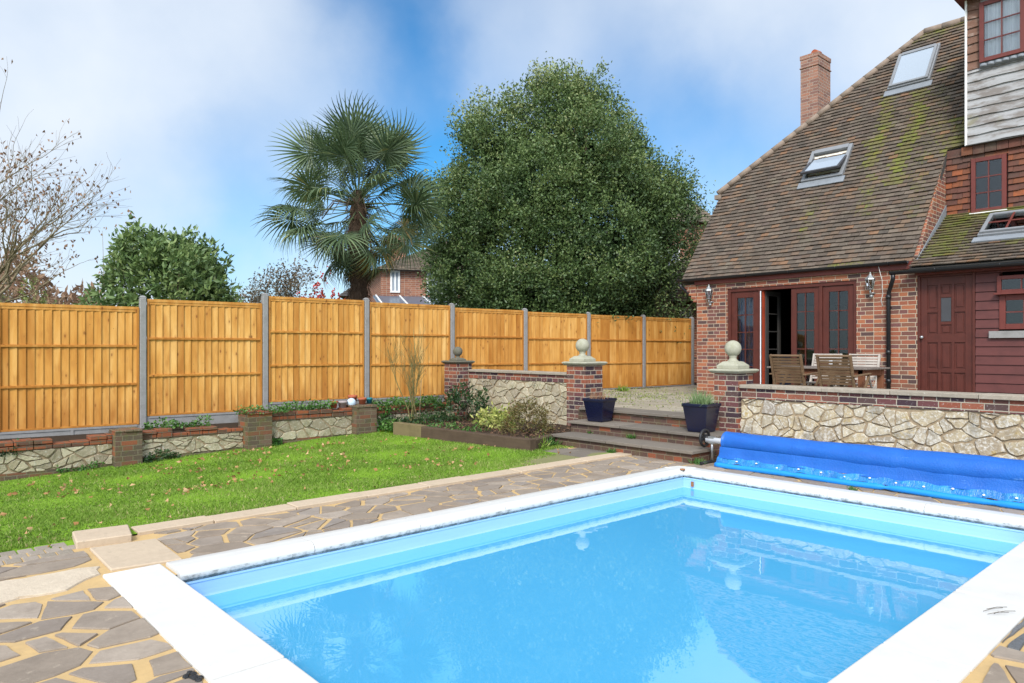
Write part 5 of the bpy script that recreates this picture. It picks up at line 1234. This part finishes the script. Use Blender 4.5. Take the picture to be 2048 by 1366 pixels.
def ground_cover(label, x0, x1, y0, y1, z, n, s, mat='ivy_leaf', name='ivy', h=.08, cat='ivy'):
    X = rng.uniform(x0, x1, n); Y = rng.uniform(y0, y1, n); k = (np.sin(X * 9 + 3 * np.sin(Y * 7)) * .5 + .5)
    P = np.stack([X, Y, z + rng.uniform(0, 1, n) * h * (.4 + k)], 1); D = rng.normal(size=(n, 3)) * [1, 1, .5] + [0, -.35, .25]
    return tag(leaves(name, P, D, rng.uniform(.6, 1.2, n) * s, rng.uniform(.55, 1.0, n) * s, np.clip(k * .6 + rng.normal(.2, .2, n), 0, 1), mat), label, cat)
ground_cover('ivy along the back of the bed beside the bare sapling', 6.95, 8.6, 11.25, 11.85, .34, 1500, .055, h=.16)
ground_cover('green leafy ground cover in the left end of the raised bed', 7.0, 8.2, 10.35, 11.3, .13, 900, .05, 'dark_leaf', 'ground_cover', .14, 'ground cover')
ground_cover('low bright weeds in the raised bed behind the pale sleeper', 7.05, 7.6, 8.9, 10.4, .13, 420, .04, 'ivy_leaf', 'ground_cover', .06, 'ground cover')
ground_cover('ivy growing at the foot of fence panel left of the ivy topped pillar', 3.1, 4.1, 11.72, 12.0, .24, 420, .05, h=.12)
ground_cover('ivy hanging over the ivy topped low pillar', 4.45, 5.25, 11.33, 11.75, .42, 420, .045, h=.10)
ground_cover('ivy along the low wall behind the white lichened stones', 5.2, 6.15, 11.45, 11.75, .42, 520, .05, h=.13)
ground_cover('ivy trailing beside the small flowerpots', 6.9, 7.15, 11.25, 11.45, .1, 320, .05, h=.42)
ground_cover('weeds at the foot of the low pillar by the flowerpots', 6.85, 7.1, 10.75, 11.3, .0, 260, .055, h=.16)
ground_cover('ivy strand on the leftmost ragged red brick top', 1.15, 1.5, 11.62, 11.68, .05, 130, .04, 'dark_leaf', h=.17)
ground_cover('weeds at the foot of the wall right of the yellow lichened pillar', 3.0, 3.5, 11.42, 11.56, -.2, 240, .045, 'dark_leaf', h=.12)
ground_cover('weed at the right foot of the ivy topped pillar', 4.93, 5.1, 11.35, 11.45, -.12, 120, .05, h=.25)
ground_cover('weeds at the foot of the leftmost low wall', 1.9, 2.5, 11.55, 11.64, -.24, 140, .04, h=.07)

# ================================================================== TREES
def branch_tree(mb, p, d, L, r, depth, tips, rr, spread=.55, up=.15, n=3, ratio=.72, sides=5):
    d = Vector(d).normalized(); pts = [Vector(p)]; q = Vector(p); k = 3
    for i in range(k): d = (d + Vector((rr.gauss(0, .10), rr.gauss(0, .10), rr.gauss(0, .08) + up * .25))).normalized(); q = q + d * (L / k); pts.append(q.copy())
    mb.tube(pts, [r * (1 - .38 * i / k) for i in range(k + 1)], sides, False)
    if depth == 0: tips.append((q.copy(), d.copy())); return
    for i in range(n):
        t = rr.uniform(.35, 1.0) if i else 1.0; b = pts[0].lerp(pts[-1], t) if t < 1 else q
        b = pts[min(k, int(t * k))]
        nd = (d + Vector((rr.gauss(0, spread), rr.gauss(0, spread), rr.gauss(0, spread * .7) + up))).normalized()
        branch_tree(mb, b, nd, L * ratio * rr.uniform(.8, 1.15), max(.0025, r * .6), depth - 1, tips, rr, spread, up, n, ratio, max(3, sides - 1))
# the big evergreen behind the fence
def evergreen():
    cx, cy = 14.5, 14.0; t = tag(empty('evergreen_tree', (cx, cy, -.4)), 'large dense dark green evergreen tree rising behind the fence', 'tree')
    prof_z = np.array([2.0, 2.6, 3.2, 4.08, 5.5, 6.2, 6.92, 7.63, 8.34, 9.04, 9.6, 10.0]); prof_r = np.array([2.3, 2.5, 2.75, 3.1, 3.35, 3.25, 2.95, 2.3, 1.6, .85, .35, .08])
    right = np.array([RT.x, RT.y]); back = np.array([FW.x, FW.y])
    # the crown is a union of leafy lobes: centre (right, away, height) and radii
    LB = np.array([(0, .2, 4.9, 2.5, 2.2, 2.5), (.1, 0, 7.2, 1.45, 1.3, 1.75), (-1.45, 0, 6.85, 1.2, 1.2, 1.4), (-2.35, .1, 5.0, 1.35, 1.3, 1.35), (-2.0, -.2, 3.3, 1.35, 1.3, 1.3), (1.35, .1, 6.5, 1.15, 1.2, 1.35),
                   (2.4, .2, 5.5, 1.1, 1.2, 1.1), (1.7, .2, 3.9, 1.25, 1.3, 1.25), (.75, -1.5, 3.9, 1.4, 1.2, 1.35), (-.85, -1.45, 5.3, 1.2, 1.1, 1.3), (.7, -1.1, 6.3, 1.0, 1.0, 1.25), (-.5, -1.5, 2.9, 1.5, 1.2, 1.2), (1.5, .2, 2.6, 1.1, 1.1, 1.0)])
    K = 1500; li = rng.choice(len(LB), K, p=(LB[:, 3] ** 1.6) / (LB[:, 3] ** 1.6).sum()); dd = rand_dir(K); C = LB[li, :3] + dd * LB[li, 3:] * rng.normal(.96, .11, (K, 1))
    inside = np.zeros(K, bool)
    for j, L_ in enumerate(LB): inside |= (li != j) & ((((C - L_[:3]) / L_[3:]) ** 2).sum(1) < .80)
    C = C[~inside & (C[:, 2] > 1.9)]; dd = dd[~inside & (LB[li, 2] + 0 * li > -9)][:len(C)] if False else None
    K = len(C); cs = rng.uniform(.16, .42, K)
    q = np.repeat(np.arange(K), 17); off = rand_dir(len(q)) * rng.uniform(.5, 1, (len(q), 1)) * cs[q][:, None] * [1, 1, 1.25]; A = C[q] + off
    D0 = unit(off) * .8 + unit(C[q] * [1, 1, 0] + [0, 0, .01]) * .5 + [0, 0, .6]; ctone = rng.uniform(-.10, .40, K)[q] + .20 * off[:, 2] / cs[q]  # clump tops coloured paler, light from above put into the leaf tone
    k = len(A); W = np.stack([A[:, 0] * right[0] + A[:, 1] * back[0], A[:, 0] * right[1] + A[:, 1] * back[1], A[:, 2] + .4], 1)
    Dw = np.stack([D0[:, 0] * right[0] + D0[:, 1] * back[0], D0[:, 0] * right[1] + D0[:, 1] * back[1], D0[:, 2]], 1)
    P, Q = sprigs(W, Dw, 15, .42, .26); N = len(P)
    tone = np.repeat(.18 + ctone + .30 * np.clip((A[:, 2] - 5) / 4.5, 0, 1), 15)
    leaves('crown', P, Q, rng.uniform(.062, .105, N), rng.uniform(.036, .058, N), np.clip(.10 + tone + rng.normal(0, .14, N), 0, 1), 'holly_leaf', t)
    m = 26000; lj = rng.integers(0, len(LB), m); Pi = LB[lj, :3] + rand_dir(m) * LB[lj, 3:] * (rng.uniform(.02, .40, (m, 1)) ** (1 / 2))
    leaves('inner_foliage', np.stack([Pi[:, 0] * right[0] + Pi[:, 1] * back[0], Pi[:, 0] * right[1] + Pi[:, 1] * back[1], Pi[:, 2] + .4], 1), rng.normal(size=(m, 3)) + [0, 0, .3], rng.uniform(.12, .22, m), rng.uniform(.07, .12, m), rng.uniform(0, .35, m), 'holly_leaf', t)  # inner leaves coloured darker to paint in the crown's inner shade
    # leading shoots standing out of the top and sides
    mb = MB(); r2 = random.Random(17); tips = []; LP = []; LD = []
    for i in range(150):
        L_ = LB[r2.choice((1, 1, 2, 3, 5, 6, 6, 7, 0, 10))]; a = r2.uniform(0, 6.28); h = r2.uniform(.35, 1.0); w = math.sqrt(max(0, 1 - h * h)); x = L_[0] + math.cos(a) * w * L_[3] * .95; y = L_[1] + math.sin(a) * w * L_[4] * .95; z = L_[2] + h * L_[5] * .93
        p = Vector((x * right[0] + y * back[0], x * right[1] + y * back[1], z + .3)); d = Vector((x * .12 * right[0], x * .12 * right[1], 1)).normalized(); L = r2.uniform(.3, .8)
        mb.tube([p, p + d * L * .5, p + d * L + Vector((r2.gauss(0, .06), r2.gauss(0, .06), 0))], [.008, .006, .003], 4, False)
        m = r2.randint(12, 30)
        for j in range(m): f = r2.uniform(.05, 1); LP.append(p + d * L * f + Vector((r2.gauss(0, .08), r2.gauss(0, .08), r2.gauss(0, .04)))); LD.append(Vector((r2.gauss(0, .7), r2.gauss(0, .7), r2.uniform(.1, .9))))
    sh = mb.build('shoots', 'bark', t); sh['kind'] = 'stuff'
    n2 = len(LP); leaves('shoot_leaves', np.array(LP), np.array(LD), rng.uniform(.05, .09, n2), rng.uniform(.03, .045, n2), rng.uniform(.4, 1, n2), 'holly_leaf', t)
    mb = MB(); r2 = random.Random(5)
    for i in range(9):
        a = i * .7; s = .25; p0 = Vector((s * math.cos(a), s * math.sin(a), 0)); e = Vector((math.cos(a) * r2.uniform(.8, 2.2), math.sin(a) * r2.uniform(.8, 2.0), r2.uniform(5, 9)))
        mb.tube([p0, p0.lerp(e, .3) + Vector((0, 0, .6)), p0.lerp(e, .65), e], [.11, .085, .06, .02], 7)
    mb.tube([(0, 0, 0), (.1, 0, 3), (0, .1, 6.5), (.1, .1, 9.6)], [.2, .16, .09, .02], 9); mb.build('trunk', 'bark', t)
evergreen()
# laurel behind the second panel
def laurel():
    cx, cy = 4.42, 15.2; t = tag(empty('laurel_bush', (cx, cy, -.4)), 'rounded glossy leaved laurel bush behind the fence at left', 'bush')
    n = 950; D = rand_dir(n); D[:, 2] = np.where(D[:, 2] < -.5, -D[:, 2], D[:, 2]); rad = np.where(rng.uniform(0, 1, n) < .7, rng.uniform(.85, 1.05, n), rng.uniform(.35, .85, n)) * (1 + .12 * np.sin(4 * D[:, 0] + 5 * D[:, 2]) + .1 * np.sin(9 * D[:, 1] + 3))
    A = D * rad[:, None] * [1.12, 1.1, 1.35] + [0, 0, 2.62]
    A[:, 0] += -.25 * (A[:, 2] - 2.8) * 0
    P, Q = sprigs(A, unit(D) + [0, 0, .7], 13, .36, .16); N = len(P)
    leaves('foliage', P, Q, rng.uniform(.10, .165, N), rng.uniform(.048, .07, N), np.clip(np.repeat(rng.uniform(.1, .75, n), 13) + rng.normal(0, .15, N), 0, 1), 'laurel_leaf', t, .15)
    mb = MB(); r2 = random.Random(1)
    for i in range(16): e = A[i]; mb.tube([(r2.gauss(0, .15), r2.gauss(0, .15), 0), tuple(e * [.45, .45, .6]), tuple(e)], [.035, .022, .007], 6)
    mb.build('stems', 'bark', t)
laurel()
# palm
def palm():
    bx, by, hz = 7.42, 12.92, 4.85; t = tag(empty('palm_tree', (bx, by, -.4)), 'fan palm with shaggy brown trunk and drooping fronds behind the fence', 'palm tree')
    mb = MB(); pts = []; rad = []; r = random.Random(8)
    for i in range(40): f = i / 39; pts.append((.10 * math.sin(f * 1.6) - .10 * f, .0, f * (hz + .3))); rad.append((.165 + .04 * math.exp(-((f - .78) / .16) ** 2) + .018 * r.uniform(-1, 1)) * (1 - .45 * max(0, f - .88) / .12))
    mb.tube(pts, rad, 18); mb.build('trunk', 'palm_fibre', t)
    n = 2600; a = rng.uniform(0, 2 * math.pi, n); f = rng.uniform(.2, 1, n); rr = .18 + .05 * np.exp(-((f - .78) / .16) ** 2)
    P = np.stack([np.cos(a) * rr + .10 * np.sin(f * 1.6) - .1 * f, np.sin(a) * rr, f * (hz + .3)], 1); D = np.stack([np.cos(a) * .5, np.sin(a) * .5, -rng.uniform(.4, 1.4, n)], 1)
    leaves('trunk_fibres', P, D, rng.uniform(.06, .2, n), rng.uniform(.006, .016, n), rng.uniform(0, 1, n), 'fibre', t)
    top = Vector((.0, 0, hz + .25))
    def frond_mesh(seed, L, R, droop, mat, ang=150, nb=38, yellow=0.):
        """petiole along +x, fan of split blades at its end"""
        r = random.Random(seed); mb = MB(); sag = .10 * L
        pet = [Vector((L * i / 4, 0, -sag * (i / 4) ** 2)) for i in range(5)]; mb.mat = 0; mb.cur = .6; mb.tube(pet, [.014, .011, .010, .009, .008], 5)
        hub = pet[-1]
        for k in range(nb):
            a = math.radians(-ang + 2 * ang * k / (nb - 1) + r.uniform(-1.5, 1.5)); le = R * (1 - .32 * (abs(a) / math.radians(ang)) ** 2) * r.uniform(.92, 1.05); w = le * .034
            mb.cur = min(1, max(0, r.gauss(.40, .17) + yellow)); seg = 6; prev = None
            side = Vector((-math.sin(a), math.cos(a), 0)); dr = droop * r.uniform(.7, 1.5); fold = .18 * math.cos(a)
            for s in range(seg + 1):
                u = s / seg; bend = dr * max(0, u - .35) ** 2 * 1.6
                out = le * (u - .35 * bend); c = hub + Vector((math.cos(a) * out, math.sin(a) * out, -le * bend + fold * le * u * .25 * (1 - u) + .02 * (k % 2)))
                ww = le * .0285 * (max(.1, u / .36) if u < .36 else max(.08, 1 - (u - .36) / .68)); row = mb.add([c - side * ww, c + Vector((0, 0, -ww * .5)), c + side * ww])
                if prev is not None: mb.face((prev, prev + 1, row + 1, row)); mb.face((prev + 1, prev + 2, row + 2, row + 1))
                if s == seg and yellow > -1: pass
                prev = row
        return mb
    protos = [frond_mesh(1, .95, .80, .20, 0), frond_mesh(2, 1.05, .78, .32, 0), frond_mesh(3, 1.05, .76, .60, 0), frond_mesh(4, .95, .70, 1.0, 0, yellow=.42), frond_mesh(5, 1.15, .76, .45, 0, yellow=.10)]
    pm = []
    for i, p in enumerate(protos): o = p.build('frond', 'palm_leaf', t); pm.append(o.data); bpy.data.objects.remove(o)
    r = random.Random(31); k = 0
    for ring, (cnt, el, jit, zo) in enumerate(((9, 78, 8, .15), (13, 58, 12, .05), (14, 36, 14, -.08), (14, 13, 14, -.22), (13, -12, 14, -.38), (10, -36, 13, -.50), (9, -58, 9, -.75))):
        for i in range(cnt):
            az = 2 * math.pi * (i + .37 * ring) / cnt + r.gauss(0, .25); e = math.radians(el + r.gauss(0, jit)); m = (0, 0, 1, 4, 2, 2, 2)[ring]
            if r.random() < .3: m = r.choice((0, 1, 4)) if ring < 3 else r.choice((1, 2, 4))
            if ring >= 4 and r.random() < .22: m = 3
            o = bpy.data.objects.new('frond', pm[m]); COL.objects.link(o); o.parent = t
            s = r.uniform(.76, 1.12) * (1.0, 1.08, 1.1, 1.08, 1.0, .9, .72)[ring]; o.scale = (s, s, s)
            o.location = top + Vector((math.cos(az) * .10, math.sin(az) * .10, zo))
            o.rotation_euler = Matrix.Rotation(az, 3, 'Z').to_4x4().to_3x3().__matmul__(Matrix.Rotation(-e, 3, 'Y')).__matmul__(Matrix.Rotation(r.gauss(0, .75), 3, 'X')).to_euler()
    mb = MB(); r = random.Random(9)     # flower stalks
    for i in range(14):
        az = r.uniform(0, 6.28); p = top + Vector((0, 0, -.25)); d = Vector((math.cos(az), math.sin(az), .1)); q = p + d * .5; e = q + d * .25 + Vector((0, 0, -.35)); mb.tube([p, q, e], [.012, .01, .006], 5, False)
    mb.build('flower_stalks', 'dry_stem' if False else 'bark', t)
palm()
# bare sapling by the fence
def sapling():
    t = tag(empty('bare_sapling', (7.45, 10.95, .12)), 'thin bare leafless sapling in front of the fence', 'sapling'); mb = MB(); tips = []; r = random.Random(12)
    for i in range(4): branch_tree(mb, (r.gauss(0, .03), r.gauss(0, .03), 0), (r.gauss(0, .16), r.gauss(0, .16), 1), .72, .011, 4, tips, r, .38, .30, 3, .70, 5)
    mb.tube([(0, 0, 0), (.02, .01, .7), (.03, -.02, 1.3), (.0, .0, 1.75)], [.013, .011, .007, .003], 6); mb.build('stems', 'sapling_bark', t)
    mb = MB(); mb.tube([(.05, -.12, 0), (.09, -.13, .8)], .006, 5); mb.build('cane', 'dry_stem' if False else 'pale_bark', t)
sapling()
# bare tree with brown leaves at the left edge
def bare_tree():
    t = tag(empty('bare_tree', (1.35, 17.2, -.4)), 'bare tree with sparse withered brown leaves at the left edge', 'tree'); mb = MB(); tips = []; r = random.Random(23)
    mb.tube([(0, 0, 0), (.05, .0, 1.2), (.0, .05, 2.3)], [.13, .10, .08], 9)
    for i in range(12):
        a = i * .9; branch_tree(mb, (0, 0, 1.3 + .16 * i), (math.cos(a) * .7 + .25, math.sin(a) * .7 - .22, .25 + .11 * i), 1.5, .035, 5, tips, r, .40, .10, 2 + (i % 2), .74, 6)
    mb.build('branches', 'pale_bark', t)
    P = []; D = []
    for q, d in tips:
        for j in range(r.choice((0, 0, 1, 2, 3))): P.append(q + Vector((r.gauss(0, .07), r.gauss(0, .07), r.gauss(-.03, .07)))); D.append(Vector((r.gauss(0, .5), r.gauss(0, .5), -.7)))
    n = len(P); leaves('leaves', np.array(P), np.array(D), rng.uniform(.055, .10, n), rng.uniform(.03, .055, n), rng.uniform(0, 1, n), 'brown_leaf', t, .4)
bare_tree()
mb = MB(); r = random.Random(2)
for i in range(7): x = r.uniform(-.35, .35); mb.tube([(x, 0, 0), (x + r.gauss(0, .03), r.gauss(0, .05), 1.6), (x + r.gauss(0, .06), 0, r.uniform(2.6, 3.9))], [.014, .01, .003], 5)
o = mb.build('leafless_shrub', 'pale_bark'); o.location = (3.62, 15.3, 0); tag(o, 'leafless shrub of thin upright stems left of the laurel bush', 'shrub')
def far_tree(name, label, x, y, h, w, mat, nl, ll, cat='tree', seed=0, evergreen_=False, trunk='pale_bark', depth=4):
    t = tag(empty(name, (x, y, -.4)), label, cat); mb = MB(); tips = []; r = random.Random(seed)
    mb.tube([(0, 0, 0), (0, 0, h * .3)], [.03 * h ** .8, .02 * h ** .8], 6)
    for i in range(6): a = i * 1.05 + r.random(); branch_tree(mb, (0, 0, h * (.18 + .07 * i)), (math.cos(a) * .8, math.sin(a) * .8, .75), h * .26, .045, depth, tips, r, .45, .12, 3, .72, 4)
    k = max(1e-3, max(abs(q.x) for q, d in tips)); f = w / k; hz = h / max(q.z for q, d in tips)
    for i, v in enumerate(mb.v): mb.v[i] = (v[0] * f, v[1] * f, v[2] * hz)
    mb.build('branches', trunk, t)
    T = np.array([(q.x * f, q.y * f, q.z * hz) for q, d in tips]); n = int(len(T) * nl)
    if n:
        i = rng.integers(0, len(T), n); s = .22 if evergreen_ else .08
        leaves('foliage', T[i] + rng.normal(0, s, (n, 3)), rng.normal(size=(n, 3)) + [0, 0, .1], rng.uniform(.6, 1.2, n) * ll, rng.uniform(.3, .5, n) * ll, rng.uniform(0, 1, n), mat, t)
def at(px, d, py=HOR):
    a = (px - 1024) / F; v = FW + RT * a; return v.x * d, v.y * d
x, y = at(545, 27); far_tree('brown_conifer', 'brownish half bare conifer beyond the fence between laurel and palm', x, y, 5.2, 1.5, 'conifer_leaf', 9, .14, seed=3, evergreen_=True)
x, y = at(492, 30); far_tree('bare_tree', 'small bare grey tree just right of the laurel bush', x, y, 5.4, 1.6, 'brown_leaf', .15, .08, seed=4)
x, y = at(640, 19)
bush('berry_shrub', 'red berried shrub peeping over the fence left of the palm trunk', x, y, .3, 1.05, .6, 2.85, 260, 8, .08, .06, 'red_berry', nst=30, stems_r=.006)
x, y = at(55, 17.5); bush('pale_shrub', 'pale yellow green shrub just above the lowest fence panel', x, y, .2, 1.25, .8, 2.45, 420, 12, .09, .045, 'pale_leaf', nst=24, flat=.0)
x, y = at(1358, 20.6); far_tree('loose_evergreen', 'loose twiggy light green tree between the dense evergreen and the house roof', x, y, 6.6, 1.5, 'holly_leaf', 13, .11, seed=9, evergreen_=True, trunk='bark')
x, y = at(1300, 19.6); far_tree('loose_evergreen', 'low twiggy light green tree in front of the mossy outbuilding roof', x, y, 3.9, .9, 'holly_leaf', 3, .10, seed=14, evergreen_=True, trunk='bark')
def brown_hedge():
    n = 16000; x = rng.uniform(-700, 480, n); d = rng.uniform(36, 46, n); a = (x - 1024) / F
    top = 4.6 + 1.3 * np.sin(x * .013 + 1) + .8 * np.sin(x * .04) + 2.2 * np.clip((60 - x) / 260, 0, 1) - 1.6 * np.clip((x - 150) / 200, 0, 1)
    z = rng.uniform(0, 1, n) ** .6 * top; P = np.stack([(FW.x + RT.x * a) * d, (FW.y + RT.y * a) * d, z], 1)
    o = leaves('brown_wood', P, rng.normal(size=(n, 3)) + [0, 0, .5], rng.uniform(.25, .6, n), rng.uniform(.10, .24, n), np.clip(rng.normal(.45, .3, n), 0, 1), 'brown_leaf'); setting(o, 'stuff', 'far russet winter wood on the left skyline')
brown_hedge()

# ================================================================== NEIGHBOURING HOUSES
def oriented(o, x, y, ang): o.location = (x, y, -.4); o.rotation_euler.z = ang
def neighbour(label, px, d, ang, W, D, hz, rh, wins, tile='old_tile', chim=None, ext=None, wallm='neighbour_brick', over=.3):
    """front faces local -y; gable-free hipped roof"""
    x, y = at(px, d); h = tag(empty('neighbour_house'), label, 'house'); oriented(h, x, y, ang)
    mb = MB(); mb.box(0, W, 0, D, 0, hz); mb.build('wall', wallm, h)
    mb = MB(); a, b, c, e = -over, W + over, -over, D + over; k = min((b - a), (e - c)) / 2 * .98; z0 = hz - .1; zt = hz + rh
    A, B, Cc, Dd = (a, c, z0), (b, c, z0), (b, e, z0), (a, e, z0)
    if b - a > e - c: m1, m2 = (a + k, (c + e) / 2, zt), (b - k, (c + e) / 2, zt); fs = [(A, B, m2, m1), (B, Cc, m2), (Cc, Dd, m1, m2), (Dd, A, m1)]
    else: m1, m2 = ((a + b) / 2, c + k, zt), ((a + b) / 2, e - k, zt); fs = [(A, B, m1), (B, Cc, m2, m1), (Cc, Dd, m2), (Dd, A, m1, m2)]
    for f_ in fs: mb.poly(f_)
    mb.poly([A, Dd, Cc, B]); base = mb.build('roof', 'roof_felt', h)
    r = random.Random(7)
    for f_ in fs:      # tiles on the slopes that face the garden
        p0, p1 = Vector(f_[0]), Vector(f_[1]); Uu = (p1 - p0).normalized(); nn = (p1 - p0).cross(Vector(f_[2]) - p0).normalized(); Vv = nn.cross(Uu)
        hull = [((Vector(q) - p0).dot(Uu), (Vector(q) - p0).dot(Vv)) for q in f_]
        t = MB(); tile_plane(t, p0, Uu, Vv, [hull], lambda u, v: .1, .22, .16, .02, r); t.build('roof_tiles', tile, base)
    for (u0, u1, z0, z1, fm) in wins:
        mb = MB(); f = .07; mb.box(u0, u0 + f, -.04, .02, z0, z1); mb.box(u1 - f, u1, -.04, .02, z0, z1); mb.box(u0 + f, u1 - f, -.04, .02, z1 - f, z1); mb.box(u0 + f, u1 - f, -.04, .02, z0, z0 + f); mb.box((u0 + u1) / 2 - .03, (u0 + u1) / 2 + .03, -.039, .02, z0 + f, z1 - f)
        w = mb.build('window', fm, h); mb = MB(); mb.box(u0 + f, u1 - f, -.012, -.004, z0 + f, z1 - f); mb.build('pane', 'sky_glazing', w)
    if chim:
        u, v, s, ct = chim; mb = MB(); mb.box(u, u + s, v, v + s, hz, ct); mb.box(u - .04, u + s + .04, v - .04, v + s + .04, ct - .2, ct - .1); mb.build('chimney', 'neighbour_brick', h)
    return h
TA = TH - math.radians(90)
n1 = neighbour('neighbouring red brick house with white windows between palm and evergreen', 762, 27, TA + .30, 6.5, 7, 5.0, 1.6, [(.35, .72, 4.05, 4.9, 'white_paint'), (1.75, 3.0, 4.0, 4.95, 'white_paint')], chim=(.6, 2.4, .7, 6.65))
mb = MB(); mb.hexa([(-.3, -3.2, 3.15), (5.5, -3.2, 3.15), (5.5, -.02, 3.85), (-.3, -.02, 3.85), (-.3, -3.2, 3.22), (5.5, -3.2, 3.22), (5.5, -.02, 3.92), (-.3, -.02, 3.92)]); mb.build('lean_to_roof', 'polycarbonate', n1)
mb = MB(); mb.box(-.3, 5.5, -3.28, -3.205, 3.08, 3.24)
for i in range(7): mb.bar((-.2 + i * .9, -3.2, 3.24), (-.2 + i * .9, -.05, 3.94), .05, .03)
mb.build('lean_to_frame', 'white_paint', n1)
mb = MB(); mb.box(.9, 5.4, -3.0, -2.9, 0, 3.0); mb.build('garden_wall', 'neighbour_brick', n1)
neighbour('neighbouring house with lichen speckled slate roof just right of the palm trunk', 690, 34, TA + .12, 3.6, 6, 4.5, 1.7, [], 'slate_tile')
n3 = neighbour('neighbouring tiled gable house half hidden behind the evergreen tree', 1290, 27, TA - .1, 2.45, 6, 6.75, 1.5, [(.4, 1.3, 4.4, 5.7, 'white_paint')], chim=None, wallm='neighbour_brick')
n4 = neighbour('low outbuilding with mossy tiled roof beside the brick house corner', 1262, 21.5, TA - .05, 4.2, 4, 3.4, 1.5, [(1.45, 1.85, 2.45, 3.15, 'cream_paint')], 'old_tile', wallm='facade_brick', over=.35)
